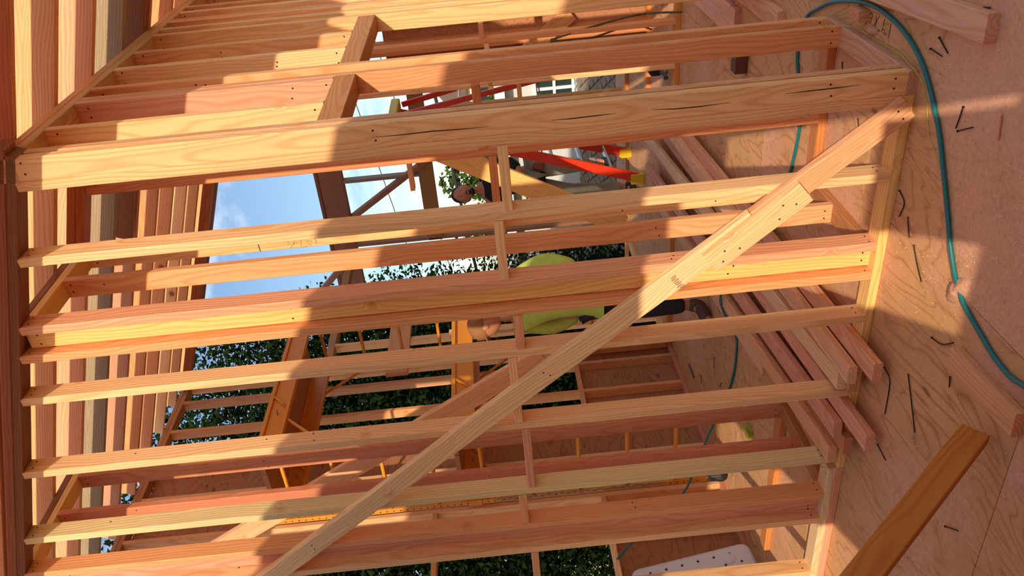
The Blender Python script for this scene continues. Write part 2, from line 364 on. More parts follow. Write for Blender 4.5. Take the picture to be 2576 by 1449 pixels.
for k in range(2):
    off = dn*(.019+.0385*k)
    beam('top_plate', Vector((.0445, 0.0 if k == 0 else -.02, ztop(0 if k == 0 else -.02)))+off, Vector((.0445, 3.75, ztop(3.75)))+off, (1, 0, 0), WD, TH, W1, DKBR if k == 0 else srgb(160, 104, 68))
box('bottom_plate', (0, WD), (.0895, 1.93), (0, TH), W1, YELLOWW)
for k in range(2): box('bottom_plate', (0, WD), (1.932, 3.75), (TH*k, TH*(k+1)), W1, (PINK, srgb(216, 178, 128))[k], nails=.6)
for y0, y1, z, cl in ((.128, .391, 1.467, PALE), (.431, .693, 1.508, PALE), (.869, 1.042, 1.468, None), (1.082, 1.445, 1.507, None), (1.485, 1.856, 1.478, PINK), (1.896, 2.094, 1.524, None), (2.311, 2.679, 1.493, None), (2.719, 3.089, 1.53, None)):
    box('fire_block', (.0, WD), (y0, y1), (z, z+TH), W1, cl, along=1)
# the layout pencil mark and the scribble on the stud behind the second stud belong to partition A (below)

# diagonal temporary brace, nailed to the wall's face: two lengths and a scab over the joint
DB = empty('diagonal_brace', (-.02, .1, 0), 'long diagonal temporary brace nailed across the front stud wall, with a spliced joint', 'brace')
bv, nv = Vector((0, .597, .802)), Vector((0, .802, -.597))
def bp_(b, n0=.0765, x=-.0195): return Vector((x, 0, 0))+bv*b+nv*(n0+.0145*b)
beam('lower_board', bp_(.10), bp_(.75), -nv, WD, TH, DB, srgb(214, 150, 104), nails=1)
beam('upper_board', bp_(.752), bp_(4.3), -nv, WD*1.06, TH, DB, srgb(228, 182, 128), nails=.6)
scab = beam('splice_board', bp_(.545, .082, -.0585), bp_(.985, .09, -.0585), -nv, WD*1.04, TH, DB, PALE)
def nail_head(P, normal, parent, r=.0045, mat=STEEL):
    bm = bmesh.new(); bmesh.ops.create_cone(bm, cap_ends=True, segments=8, radius1=r, radius2=r*.9, depth=.002)
    me = bpy.data.meshes.new('nail_head'); bm.to_mesh(me); bm.free(); me.materials.append(mat)
    o = bpy.data.objects.new('nail_head', me)
    o.matrix_basis = Matrix.Translation(P) @ Vector(normal).to_track_quat('Z', 'Y').to_matrix().to_4x4()
    return put(o, parent)
for b, dn_ in ((.60, .01), (.64, -.02), (.68, .02), (.86, .02), (.91, -.01), (.94, .025)):
    nail_head(bp_(b, .085+dn_, -.0785), (-1, 0, 0), scab)
# faint grade stamp printed on the brace
for k in range(7):
    c = bp_(1.13+.004*(k % 2), .085-.028+.010*k, -.0397)
    mesh_obj('grade_stamp', [tuple(c+bv*a+nv*d) for a, d in ((-.011, -.0035), (.011, -.0035), (.011+.003*(k % 3), .0035), (-.011, .0035))], [[0, 1, 2, 3]], STAMP, DB)

# ================================================================== WALL 2: stud wall running away to the right (y = 0)
W2 = empty('wall_right', (.1, 0, 0), 'stud wall receding on the right, with two framed openings under dark headers', 'wall', kind='structure')
ZT = 3.197
def vstud(parent, x, y0=0.0, z0=TH, z1=ZT, color=None, nails=1.0, name='stud', w=WD, t=TH):
    return beam(name, (x+t/2, y0+w/2, z0), (x+t/2, y0+w/2, z1), (0, 1, 0), w, t, parent, color, nails=nails)
vstud(W2, 0, color=srgb(226, 168, 112)); vstud(W2, .052, color=srgb(204, 146, 100))
vstud(W2, .27, z0=2.142, name='cripple_stud', color=srgb(226, 172, 116)); vstud(W2, .56, z0=2.142, name='cripple_stud', color=PINK)
vstud(W2, .603, color=srgb(206, 136, 88)); vstud(W2, .735, color=srgb(214, 148, 96))
vstud(W2, 1.011, z0=2.142, name='cripple_stud', color=PALE); vstud(W2, 1.272, z0=2.142, name='cripple_stud')
for x in (1.577, 1.70, 1.84, 1.88, 2.055, 2.184, 2.6, 3.0, 3.4): vstud(W2, x)
for x0, x1 in ((.091, .602), (.774, 1.576)): box('header', (x0, x1), (0, WD), (2.052, 2.141), W2, DARKW)
for x0, x1, cl in ((0, .77, srgb(196, 138, 104)), (1.577, 3.5, None)): box('bottom_plate', (x0, x1), (0, WD), (0, TH), W2, cl)
box('top_plate', (0, 3.5), (0, WD), (ZT, ZT+TH), W2, srgb(196, 146, 92)); box('top_plate', (.0, 3.5), (0, WD), (ZT+TH+.001, ZT+2*TH), W2, srgb(206, 140, 88))

# ================================================================== partitions between the front wall and the closet line
def partition(name, y, xs, zt, x1, label):
    P = empty(name, (.1, y, 0), label, 'wall', kind='structure')
    for x, cl in xs: vstud(P, x, y, color=cl, z1=zt)
    box('bottom_plate', (.0905, x1), (y, y+WD), (0, TH), P, srgb(172, 112, 68))
    for k in range(2): box('top_plate', (.0905, x1), (y, y+WD), (zt+TH*k+.0005, zt+TH*(k+1)), P, (YELLOWW, DKBR)[k])
    return P
PA = partition('wall_closet_right', .745, ((.70, srgb(226, 172, 112)), (.44, srgb(218, 152, 100))), 3.474, .79, 'short closet partition behind the second and third studs of the front wall')
PB = partition('wall_closet_left', 2.14, ((.42, srgb(196, 120, 84)), (.70, srgb(188, 120, 82))), 4.02, .79, 'closet partition behind the leftmost studs of the front wall')
beam('brace_board', (.81, 1.70, 1.36), (.81, 3.02, 3.60), (0, 1, -.6), .12, TH, PB, srgb(220, 162, 112))
box('fire_block', (.479, .699), (.745, .834), (1.50, 1.538), PA, srgb(206, 140, 96), along=0)
MARKS = [[(.79, 2.671), (.832, 2.67)], [(.791, 2.496), (.814, 2.511), (.83, 2.526)], [(.789, 2.531), (.801, 2.53)], [(.809, 2.537), (.807, 2.519)], [(.808, 2.507), (.803, 2.481)], [(.794, 2.469), (.81, 2.472), (.826, 2.474)], [(.831, 2.471), (.83, 2.457), (.827, 2.446)], [(.792, 2.436), (.805, 2.444), (.804, 2.434)], [(.814, 2.439), (.82, 2.435), (.825, 2.425)], [(.804, 2.434), (.802, 2.422), (.81, 2.421)], [(.794, 2.401), (.821, 2.398)]]
# pencilled scribble and layout line on partition A's first stud (its face looks towards the camera)
def stroke(name, pts, w, mat, parent, axis):
    """flat ribbon along a polyline; axis = surface normal"""
    V, Fc = [], []; nrm = Vector(axis); P = [Vector(p) for p in pts]
    for i, p in enumerate(P):
        d = (P[min(i+1, len(P)-1)]-P[max(i-1, 0)]).normalized(); s = d.cross(nrm).normalized()*w/2
        V += [tuple(p+s), tuple(p-s)]
    for i in range(len(P)-1): Fc.append([2*i, 2*i+1, 2*i+3, 2*i+2])
    return mesh_obj(name, V, Fc, mat, parent)
fx = .6992
def sc(pts): return [(fx, a, z) for a, z in pts]
stroke('pencil_mark', sc(MARKS[0]), .004, INK, PA, (1, 0, 0))
for pts in MARKS[1:]: stroke('pencil_mark', sc(pts), .0035, PENCIL, PA, (1, 0, 0))

for pts in ([(.05, 1.943), (.051, 1.837), (.049, 1.724), (.052, 1.626), (.052, 1.527)], [(.052, 1.308), (.053, 1.231), (.051, 1.146), (.05, 1.075)], [(.049, .948), (.055, .863), (.055, .778), (.051, .667)], [(.039, .474), (.037, .383), (.036, .298), (.033, .206)]):
    V, Fc = [], []; n = len(pts)
    for i, (y, z) in enumerate(pts):
        hw = .0022*math.sin(math.pi*(i+.25)/(n-.5)); V += [(-.0007, y-hw, z), (-.0007, y+hw, z)]
    for i in range(n-1): Fc.append([2*i, 2*i+1, 2*i+3, 2*i+2])
    mesh_obj('drying_check', V, Fc, INK, W2)
# closet line (x = 0.70)
WDm = empty('wall_closet_back', (.74, .4, 0), 'inner stud line behind the closets with its bottom plate on the floor', 'wall', kind='structure')
for y0, y1 in ((.0895, .744), (2.23, 3.36)): box('bottom_plate', (.70, .789), (y0, y1), (0, TH), WDm, srgb(190, 118, 62))
def ystud(parent, x, y, z0=TH, z1=3.4, color=None, nails=.6, name='stud'):
    return beam(name, (x+WD/2, y+TH/2, z0), (x+WD/2, y+TH/2, z1), (1, 0, 0), WD, TH, parent, color, nails=nails)
def zr(y): return 3.28+SLOPE*y
for y in (.425,): ystud(WDm, .70, y, z1=zr(y)-.085, color=srgb(206, 132, 84))
for y0, y1, z in ((.464, .744, 1.508), (.13, .424, 1.55)): box('fire_block', (.70, .789), (y0, y1), (z, z+TH), WDm, srgb(204, 132, 84), along=1)
for y0, y1 in ((.09, .744),):
    for k in range(2):
        o_ = dn*(.019+.0385*k)
        beam('top_plate', Vector((.7445, y0, zr(y0)-.083))+o_, Vector((.7445, y1, zr(y1)-.083))+o_, (1, 0, 0), WD, TH, WDm, srgb(176, 116, 74))

# ================================================================== WALL C: the far left wall (y = 3.75), part sheathed
WC = empty('wall_left', (2, 3.75, 0), 'left outside wall, sheathed in plywood with open window bays', 'wall', kind='structure')
zc = zr(3.75)-.078
for x in (.86, 1.27, 1.66, 2.09, 2.50, 2.91, 3.31, 3.55): vstud(WC, x, 3.75, z1=zc, color=srgb(196, 136, 92) if R.random() < .5 else None, nails=.4)
box('bottom_plate', (.79, 3.59), (3.75, 3.839), (0, TH), WC, srgb(192, 124, 92))
for k in range(2): box('top_plate', (.0, 3.59), (3.75, 3.839), (zc+TH*k+.0005, zc+TH*(k+1)), WC, srgb(176, 120, 78))
for x0, x1, z0, z1 in ((.75, 3.59, 0, .92), (1.66, 2.53, .921, 3.36), (1.66, 2.53, 3.361, zc)):
    solid('plywood_sheet', (x0, x1), (3.8395, 3.8515), (z0, z1), PLYW, WC, bev=.001)
for x0, x1, z in ((.899, 1.269, .92), (.899, 1.269, 2.22), (1.309, 1.659, .92), (2.539, 2.909, .92), (2.949, 3.309, .92), (1.309, 1.659, 2.22)):
    box('sill_block', (x0, x1), (3.75, 3.839), (z, z+TH), WC, None, along=0)

box('header_board', (3.40, 4.5), (3.70, 3.745), (2.53, 2.74), WC, srgb(214, 146, 96), along=0)
for x in (4.0, 4.42, 5.1): vstud(WC, x, 3.75, z1=3.3, nails=.3)
box('top_plate', (3.6, 5.74), (3.75, 3.839), (3.3005, 3.376), WC, srgb(176, 124, 84)); box('bottom_plate', (3.6, 5.74), (3.75, 3.839), (0, TH), WC)
# ================================================================== WALL E (x = 3.5) and beyond
WE = empty('wall_rear', (3.5, 2, 0), 'rear stud wall of the room with wide openings, its orange bottom plate on the floor', 'wall', kind='structure')
for y0, y1 in ((.09, 1.41), (2.40, 3.75)): box('bottom_plate', (3.5, 3.589), (y0, y1), (0, TH), WE, srgb(206, 134, 60))
for y, z1 in ((.30, 0), (.70, 0), (1.04, 0), (1.37, 0), (3.40, 2.1), (3.71, 0)): ystud(WE, 3.5, y, z1=z1 or zr(y)-.1)
for y0, y1, z in ((1.56, 1.9, 2.20), (.34, .70, 1.5), (.74, 1.1, 1.47)): box('fire_block', (3.5, 3.589), (y0, y1), (z, z+TH), WE, None, along=1)
for k in range(2):
    o_ = dn*(.019+.0385*k)
    beam('top_plate', Vector((3.5445, .09, zr(.09)-.085))+o_, Vector((3.5445, 3.75, zr(3.75)-.085))+o_, (1, 0, 0), WD, TH, WE, srgb(170, 110, 72))
beam('brace_plank', (3.47, 1.33, 2.355), (3.47, 2.40, .46), (0, 1, .565), .174, TH, WE, srgb(236, 178, 104), label='wide bright plank set steeply across the rear opening')

WG = empty('wall_rear_right', (4.6, 1, 0), 'closely studded rear wall at the right with a short rough brace', 'wall', kind='structure')
box('bottom_plate', (4.6, 4.689), (-.2, 1.62), (0, TH), WG, srgb(204, 124, 60))
for y in (.55, .78, .96, 1.04, 1.16, 1.24, 1.36): ystud(WG, 4.6, y, z1=3.2, color=R.choice((srgb(196, 122, 74), srgb(206, 160, 104), PINK)), nails=.3)
box('top_plate', (4.6, 4.689), (-.2, 1.62), (3.2005, 3.238), WG)
solid('plywood_sheet', (4.69, 4.702), (.1, 1.40), (0, 2.4), PLYW, WG, bev=.001)
beam('short_brace', (4.56, .84, .72), (4.56, 1.33, 1.38), (0, 1, -.7), .14, TH, WG, srgb(196, 134, 78))
box('window_block', (4.6, 4.689), (1.41, 1.62), (1.20, 1.24), WG, None, along=1)

WF = empty('wall_far', (5.75, 2.6, 0), 'skeletal far wall framed against the sky, with header, post and diagonal', 'wall', kind='structure')
box('bottom_plate', (5.75, 5.839), (1.5, 4.4), (0, TH), WF, srgb(200, 130, 62))
box('top_beam', (5.75, 5.839), (1.5, 4.4), (3.23, 3.50), WF, srgb(140, 88, 60)); box('top_beam', (5.74, 5.85), (1.45, 4.45), (3.501, 3.54), WF, srgb(120, 78, 54))
box('mid_rail', (5.75, 5.839), (1.7, 3.6), (2.21, 2.38), WF, srgb(150, 106, 60))
ystud(WF, 5.75, 2.74, z0=2.38, z1=3.23, color=srgb(140, 120, 104)); ystud(WF, 5.75, 3.56, z0=.038, z1=3.23, color=srgb(150, 100, 70)); ystud(WF, 5.75, 1.7, z1=3.23, color=srgb(150, 100, 70)); ystud(WF, 5.75, 4.36, z1=3.23, color=srgb(150, 100, 70))
beam('diagonal_strut', (5.78, 2.52, 2.15), (5.78, 3.35, 3.42), (1, 0, 0), WD, .06, WF, srgb(150, 96, 66))
beam('diagonal_strut', (5.78, 3.7, 3.3), (5.78, 4.5, 4.1), (1, 0, 0), WD, .06, WF, srgb(150, 96, 66))
ystud(WF, 5.75, 2.0, z0=.038, z1=2.2, color=srgb(206, 140, 74)); 

# ================================================================== ROOF: bare rafters, no decking yet
ceil = empty('ceiling', (2, 1, 3.6), 'bare sloping roof rafters with open sky between', 'roof', kind='structure')
RD = .286
def rafter(x, y0=-.75, y1=3.88, color=None, z0=3.28, name='rafter'):
    off = dn*(RD/2)
    return beam(name, Vector((x+TH/2, y0, z0+SLOPE*y0))+off, Vector((x+TH/2, y1, z0+SLOPE*y1))+off, (0, 0, 1), RD, TH, ceil, color)
rc = {2: PINK, 4: srgb(222, 160, 116), 1: srgb(228, 170, 120), 3: srgb(226, 168, 112), 5: STAIN, 6: PINK}
for i, x in enumerate((-.31, .0, .195, .57, .97, 1.37, 1.78, 2.19, 2.57, 2.96, 3.36, 3.79)):
    rafter(x, color=rc.get(i, None), y1=3.88-R.uniform(0, .12))
rafter(1.69, color=srgb(150, 92, 58), y1=1.2, name='sister_rafter'); 
for x in (4.09, 4.13): rafter(x, color=srgb(140, 88, 58), y1=3.4, name='end_rafter')

# ================================================================== unseen wall assumed from the shadow bands, added with openings that shape the sunlight
WB = empty('wall_back', (-2.45, 0, 0), 'unseen sheathed stud wall assumed on the photographer side, with openings that shape the sunlight', 'wall', kind='structure')
BX = -2.45
HD = 2.09
def zb_(y): return 3.60+SLOPE*y
def ply_panel(y0, y1, z0, z1):
    """upright sheet; z1 = None runs up to the rake"""
    V = []
    for x in (BX-.013, BX-.001):
        V += [(x, y0, z0), (x, y1, z0), (x, y1, zb_(y1) if z1 is None else z1), (x, y0, zb_(y0) if z1 is None else z1)]
    mesh_obj('plywood_sheet', V, [[0, 3, 2, 1], [4, 5, 6, 7], [0, 1, 5, 4], [1, 2, 6, 5], [2, 3, 7, 6], [3, 0, 4, 7]], PLYW, WB)
ply_panel(-3.0, -.96, 0, None); ply_panel(-.96, -.10, HD, None); ply_panel(-.10, 1.22, 0, None); ply_panel(1.22, 2.05, 1.99, None); ply_panel(2.05, 4.2, 0, None)
ply_panel(-.96, -.10, 0, .86); ply_panel(-.925, -.46, .861, 1.215); ply_panel(1.22, 2.05, 0, .9)  # middle sheet added as a sun blocker, standing in for the photographer's shadow
for y in (-2.6, -2.2, -1.8, -1.4, -1.0, -.058, .35, .75, 1.18, 2.052, 2.5, 2.9, 3.3): ystud(WB, BX, y, z1=ztop(y), nails=0)
for y0, y1 in ((-.96, -.06), (1.22, 2.05)): box('header', (BX, BX+WD), (y0, y1), (HD, HD+.089), WB, DARKW)
for y0, y1 in ((-3, 4.2),): box('bottom_plate', (BX, BX+WD), (y0, y1), (0, TH), WB)

# ================================================================== THINGS
# --- kicker brace leaning from the floor up to the back wall
KD = Vector((-.634, .07, .77)).normalized(); KU = Vector((-.12, .004, 0)); KU = (KU-KD*KU.dot(KD)).normalized()
kn_ = KD.cross(KU)
if kn_.dot(CAM-Vector((-.8, .92, .03))) < 0: kn_ = -kn_
kb = beam('kicker_brace', Vector((-.83, .928, .046))-kn_*.019, Vector((-.83, .928, .046))-kn_*.019+KD*2.3, KU, .0905, TH, None, srgb(186, 112, 44), nails=0)
tag(kb, 'dark orange brace board leaning up from the floor in the lower left foreground', 'brace')
# --- offcuts on the floor
ob = beam('board_offcut', (-.60, .815, .0195), (-.97, .79, .0195), (0, 1, 0), WD, TH, None, srgb(206, 146, 98)); tag(ob, 'short dusty board offcut lying beside the end of the leaning brace', 'offcut')
ob = beam('board_offcut', (-.385, -.245, .0195), (1.1, -.150, .0195), (0, 1, 0), WD, TH, None, srgb(208, 150, 116)); tag(ob, 'long dusty board lying flat on the floor inside the curve of the hose', 'offcut')
ob = box('wood_block', (.44, .53), (-.10, -.055), (0, .045), None, srgb(196, 132, 92), along=2); tag(ob, 'small square wood block standing beside the bottom plate', 'offcut')
# --- stack of long lumber passing through the front wall
stack = [(-.22, 1.175, 4.5, 4.35, 0, srgb(214, 150, 108), 'board at the right edge of the stack, nearest the wall corner'),
 (-.10, 1.278, 4.2, 4.4, 1, srgb(220, 164, 118), 'pinkish upper board second from the right in the stack'),
 (-.02, 1.372, 7.5, 4.3, 1, srgb(222, 178, 128), 'pale upper board third from the right in the stack'),
 (-.05, 1.368, 5.0, 4.3, 0, srgb(196, 136, 90), 'lower board under the pale third board of the stack'),
 (-.27, 1.512, 6.0, 4.4, 0, srgb(216, 150, 116), 'board sticking out farthest in the middle of the stack'),
 (-.06, 1.622, 8.0, 4.3, 1, srgb(206, 140, 106), 'upper board left of the middle of the stack with a cut dark end'),
 (-.10, 1.690, 8.0, 4.3, 0, srgb(188, 120, 80), 'lower board left of the middle of the stack'),
 (-.05, 1.787, 8.6, 4.2, 1, srgb(212, 152, 104), 'leftmost upper board of the stack, resting against a stud'),
 (.45, 1.90, 7.5, 3.9, 0, srgb(202, 148, 110), 'board along the left side of the stack, starting inside the closet opening'),
 (.95, 2.07, 8.6, 1.12, 0, srgb(208, 156, 120), 'short started board outermost on the left of the stack')]
for x, y, ang, L, lay, cl, lab in stack:
    a = math.radians(ang); d = Vector((math.cos(a), math.sin(a), 0)); z = .0395+.0195+.0388*lay
    o = beam('lumber_board', Vector((x, y, z)), Vector((x, y, z))+d*L, (-d.y, d.x, 0), WD, TH, None, cl)
    tag(o, lab, 'board', 'long lumber stacked through the front stud wall')
# --- air hose, string, nails, writing
HP = [(-1.02, .66), (-.93, .671), (-.863, .688), (-.773, .682), (-.695, .661), (-.569, .621), (-.516, .584), (-.477, .552), (-.411, .466), (-.362, .385), (-.29, .27), (-.207, .146), (-.12, .05), (-.029, -.025), (.079, -.078), (.216, -.113), (.388, -.126), (.565, -.106), (.774, -.055), (.913, .002)]
hp = [(x, y, .010) for x, y in HP] + [(1.04, .08, .014), (1.112, .256, .010), (1.05, .40, .010), (.984, .551, .010), (1.013, .773, .010), (1.10, 1.0, .014), (1.24, 1.16, .07), (1.38, 1.35, .13), (1.52, 1.62, .135), (1.62, 1.9, .135), (1.66, 2.06, .128), (1.65, 2.22, .07), (1.64, 2.348, .012), (1.623, 2.504, .010), (1.664, 2.746, .010), (1.873, 3.223, .012), (1.868, 3.45, .093), (1.591, 3.47, .255), (1.352, 3.47, .401), (1.108, 3.46, .653), (.958, 3.45, .833), (.82, 3.45, .97)]
o = tube('air_hose', spline(hp, 7), .0085, HOSE, None, 8); tag(o, 'teal rubber air hose curving over the floor and in among the studs', 'hose')
sp = [(.617, .001, .05), (.506, -.019, .012), (.408, -.007, .006), (.253, -.014, .005), (.149, -.015, .005), (.062, -.012, .02), (-.008, -.003, .024), (-.047, .026, .012), (-.079, .079, .005), (-.101, .093, .005), (-.098, .108, .005), (-.106, .12, .005), (-.143, .186, .005), (-.169, .208, .005), (-.209, .225, .005), (-.25, .266, .006)]
o = tube('string_line', spline(sp, 6), .0016, STR, None, 5); tag(o, 'thin yellow string lying along the plate beside the hose', 'string')
for pts, lab in (([(1.75, .02, .05), (1.70, -.02, .01), (1.60, .05, .004)], 'loose end of yellow string behind the right wall, farther one'), ([(1.38, -.10, .03), (1.25, -.02, .004), (1.17, .04, .004)], 'loose end of yellow string beside the start of the hose')):
    o = tube('string_end', spline([(x, y+.0, z) for x, y, z in pts], 6), .0016, STR, None, 5); tag(o, lab, 'string')
for k in range(1):
    V, Fc = [], []
    for _ in range(46):
        bx, by = 1.22+R.uniform(-.03, .03), 2.83+R.uniform(-.03, .03)
        p = [Vector((bx, by, .004))]
        for j in range(4): p.append(p[-1]+Vector((R.uniform(-.035, .05), R.uniform(-.03, .03), R.uniform(-.012, .02))))
        for q_ in p: q_.z = max(q_.z, .004)
        tube_data(p, .0018, 4, V, Fc)
    o = mesh_obj('string_tangle', V, Fc, STR); tag(o, 'small tangle of yellow string on the floor behind the left studs', 'string')
NAILS = [[(-.087, -.136), (-.156, -.104)], [(-.048, -.088), (-.126, -.085)], [(-.306, .026), (-.29, .105)], [(-.305, .108), (-.38, .066)], [(-.244, -.271), (-.328, -.291)],
 [(-.166, 1.195), (-.216, 1.207), (-.233, 1.254), (-.24, 1.385)], [(-.338, 1.097), (-.409, 1.2), (-.464, 1.284)], [(-.235, 1.562), (-.318, 1.573)], [(-.77, 1.466), (-.837, 1.412)], [(-.582, .915), (-.591, .952)],
 [(-.429, .854), (-.493, .837), (-.552, .786)], [(-.804, .737), (-.88, .715)], [(-.023, .458), (-.073, .485), (-.054, .553)], [(-.115, .524), (-.152, .592)], [(-.194, .601), (-.233, .649), (-.29, .701)],
 [(2.122, 2.884), (2.105, 2.971)], [(2.445, 3.308), (2.416, 3.37)], [(1.936, 3.009), (1.902, 2.948)], [(-.98, 1.60), (-1.03, 1.66)], [(.62, .16), (.58, .27)], [(.40, .33), (.36, .40)]]
NL = ['upper nail of the pair beside the knot near the hose curve', 'lower nail of the pair beside the knot near the hose curve', 'upright stroke of the two nails forming an L on the sawdust', 'flat stroke of the two nails forming an L on the sawdust',
 'nail alone beside the end of the long dusty board', 'bent wavy nail beside the protruding stack boards', 'longest straight nail, left of the stack ends', 'nail just past the double bottom plate', 'nail under the leaning brace, below a knot', 'short nail beside the offcut by the leaning brace',
 'crooked nail near the buried hose', 'thin nail beside the hose at the frame edge', 'bent nail touching the yellow bottom plate', 'short straight nail by the sunlit bottom plate', 'crooked nail on the sunlit plywood by the plate', 'nail on the floor behind the hose inside the room',
 'nail on the inner floor near the left wall plate', 'small nail near the hose on the inner floor', 'nail in the lowest left corner of the near floor', 'nail on the floor just behind the corner studs', 'nail on the closet floor behind the brace']
for n_, pts in enumerate(NAILS):
    P = [Vector((x, y, .0042)) for x, y in pts]
    P = spline(P, 4) if len(P) > 2 else P
    d = (P[0]-P[1]).normalized()
    V, Fc = tube_data([p-P[0] for p in P], .0022, 6)
    tube_data([d*.0, d*.002], .0042, 8, V, Fc)
    me = bpy.data.meshes.new('loose_nail'); me.from_pydata(V, [], Fc); me.materials.append(NAILM)
    o = bpy.data.objects.new('loose_nail', me); o.location = P[0]; put(o, None)
    tag(o, NL[n_], 'nail', 'loose nails scattered on the floor')
o = box('wood_stick', (2.64, 2.81), (3.47, 3.50), (0, .012), None, srgb(110, 84, 66)); tag(o, 'thin dark wood stick on the floor behind the fourth stud', 'stick')
o = beam('wood_splinter', (-.50, -.02, .006), (-.515, .055, .006), (0, 0, 1), .008, .010, None, srgb(214, 150, 110)); tag(o, 'thin wood splinter on the pink sawdust at the right', 'splinter')
TEXT = [[(.259, -.093), (.267, -.04)], [(.284, -.051), (.291, -.043)], [(.326, -.046), (.32, -.059), (.3, -.06), (.299, -.05), (.307, -.043)], [(.351, -.051), (.358, -.035)], [(.339, -.048), (.344, -.042)],
 [(.314, -.099), (.322, -.063)], [(.359, -.098), (.4, -.043)], [(.388, -.094), (.376, -.048)], [(.426, -.094), (.443, -.081), (.44, -.071), (.424, -.073), (.416, -.08), (.42, -.095)], [(.422, -.072), (.429, -.052)],
 [(.461, -.049), (.468, -.036)], [(.485, -.093), (.505, -.074), (.493, -.064), (.485, -.056), (.501, -.046), (.498, -.054), (.488, -.066), (.484, -.08), (.485, -.093)], [(.525, -.049), (.53, -.04)], [(.516, -.046), (.521, -.039)]]
V, Fc = [], []
for pts in TEXT:
    P = [Vector((x, y, .0012)) for x, y in pts]; s0 = len(V)
    for i, p in enumerate(P):
        d = (P[min(i+1, len(P)-1)]-P[max(i-1, 0)]).normalized(); sd = d.cross(Vector((0, 0, 1)))*.0017
        V += [tuple(p+sd), tuple(p-sd)]
    for i in range(len(P)-1): Fc.append([s0+2*i, s0+2*i+1, s0+2*i+3, s0+2*i+2])
o = mesh_obj('marker_writing', V, Fc, INK, floor); o['label'] = 'black marker dimensions written on the plywood'
# --- sawdust drifts, chips
def mound(name, c, rx, ry, h, ang, label, seed):
    bm = bmesh.new(); n, mrings = 22, 7; rr_ = random.Random(seed)
    vs = [[None]*n for _ in range(mrings)]
    top = bm.verts.new((0, 0, h))
    for i in range(mrings):
        f = (i+1)/mrings
        for k in range(n):
            t = 2*math.pi*k/n; w_ = 1+.22*mnoise.noise(Vector((math.cos(t)*2+seed, math.sin(t)*2, 0)))
            x, y = rx*f*w_*math.cos(t), ry*f*w_*math.sin(t)
            z = max(0, h*(1-f*f)*(1+.5*mnoise.noise(Vector((x*40, y*40, seed)))))
            vs[i][k] = bm.verts.new((x, y, z if i < mrings-1 else -.001))
    for k in range(n): bm.faces.new((top, vs[0][k], vs[0][(k+1) % n]))
    for i in range(mrings-1):
        for k in range(n): bm.faces.new((vs[i][k], vs[i+1][k], vs[i+1][(k+1) % n], vs[i][(k+1) % n]))
    o = bm_obj(name, bm, DUST, None, True, (c[0], c[1], .0)); o.rotation_euler[2] = ang
    tag(o, label, 'sawdust', kind='stuff'); return o
mound('sawdust_drift', (-.505, .60), .085, .04, .024, .9, 'pink sawdust drift burying a length of the hose', 3)
mound('sawdust_drift', (-.80, .735), .16, .045, .012, .15, 'low sawdust drift along the hose beside the offcut', 5)
mound('sawdust_drift', (.40, -.03), .05, .02, .018, .2, 'clump of sawdust against the right bottom plate', 8)
V, Fc = [], []
for _ in range(900):
    x, y = R.uniform(-1.15, .0), R.uniform(-.35, 2.2)
    if R.random() < .35: x, y = R.gauss(-.55, .2), R.gauss(.5, .25)
    if -.2 < x < 1 and y > 1.05 and y < 1.9 and x > -.35: continue
    a = R.uniform(0, 6.28); l, w_ = R.uniform(.002, .007), R.uniform(.0006, .0015); z = R.uniform(.001, .003)
    s0 = len(V)
    for sx, sy in ((-1, -1), (1, -1), (1, 1), (-1, 1)):
        V.append((x+math.cos(a)*l*sx-math.sin(a)*w_*sy, y+math.sin(a)*l*sx+math.cos(a)*w_*sy, z+.0015*sx))
    Fc.append([s0, s0+1, s0+2, s0+3])
o = mesh_obj('wood_chips', V, Fc, plain('wood_chip', srgb(232, 196, 150), .9)); tag(o, 'fine wood chips sprinkled over the plywood floor', 'wood chips', kind='stuff')

# --- rolling scaffold, two frames high
SCF = empty('scaffold', (1.6, 3.25, 0), 'yellow rolling scaffold two frames high, with perforated posts and plank decks', 'scaffold')
SX, SY = (1.6, 3.42), (2.93, 3.60)
def post(x, y):
    o = solid('post', (x-.02, x+.02), (y-.02, y+.02), (.17, 3.62), SCAF, SCF, .003)
    V, Fc = [], []
    for k in range(64):
        z = .24+.0508*k
        for (nx, ny) in ((-1, 0), (0, -1)):
            s0 = len(V); c = Vector((x+nx*.0206, y+ny*.0206, z)); t = Vector((ny, nx, 0))
            V += [tuple(c+t*.006*math.cos(a*math.pi/4)+Vector((0, 0, .006*math.sin(a*math.pi/4)))) for a in range(8)]
            Fc.append(list(range(s0, s0+8)))
    mesh_obj('post_holes', V, Fc, RUB, o)['kind'] = 'stuff'
    for z in (1.86, 2.75): solid('collar', (x-.026, x+.026), (y-.026, y+.026), (z, z+.10), SCAF, o, .003)
for x in SX:
    for y in SY: post(x, y)
for x in SX:
    for k in range(10):
        z = .41+.355*k
        if z < 3.6: tube('rung', [(x, SY[0]+.02, z), (x, SY[1]-.02, z)], .015, SCAF, SCF, 8)
for x in SX:
    for y in SY:
        c = empty('caster', (x, y, 0), parent=SCF)
        bm = bmesh.new(); bmesh.ops.create_cone(bm, cap_ends=True, segments=20, radius1=.062, radius2=.062, depth=.032)
        bmesh.ops.rotate(bm, verts=bm.verts, cent=(0, 0, 0), matrix=Matrix.Rotation(math.pi/2, 3, 'X'))
        bm_obj('wheel', bm, RUB, c, True, (x+.02, y, .063))
        solid('fork', (x-.028, x+.028), (y-.026, y-.02), (.06, .14), STEEL, c, .002); solid('fork', (x-.028, x+.028), (y+.02, y+.026), (.06, .14), STEEL, c, .002)
        tube('stem', [(x, y, .14), (x, y, .18)], .014, STEEL, c, 10)
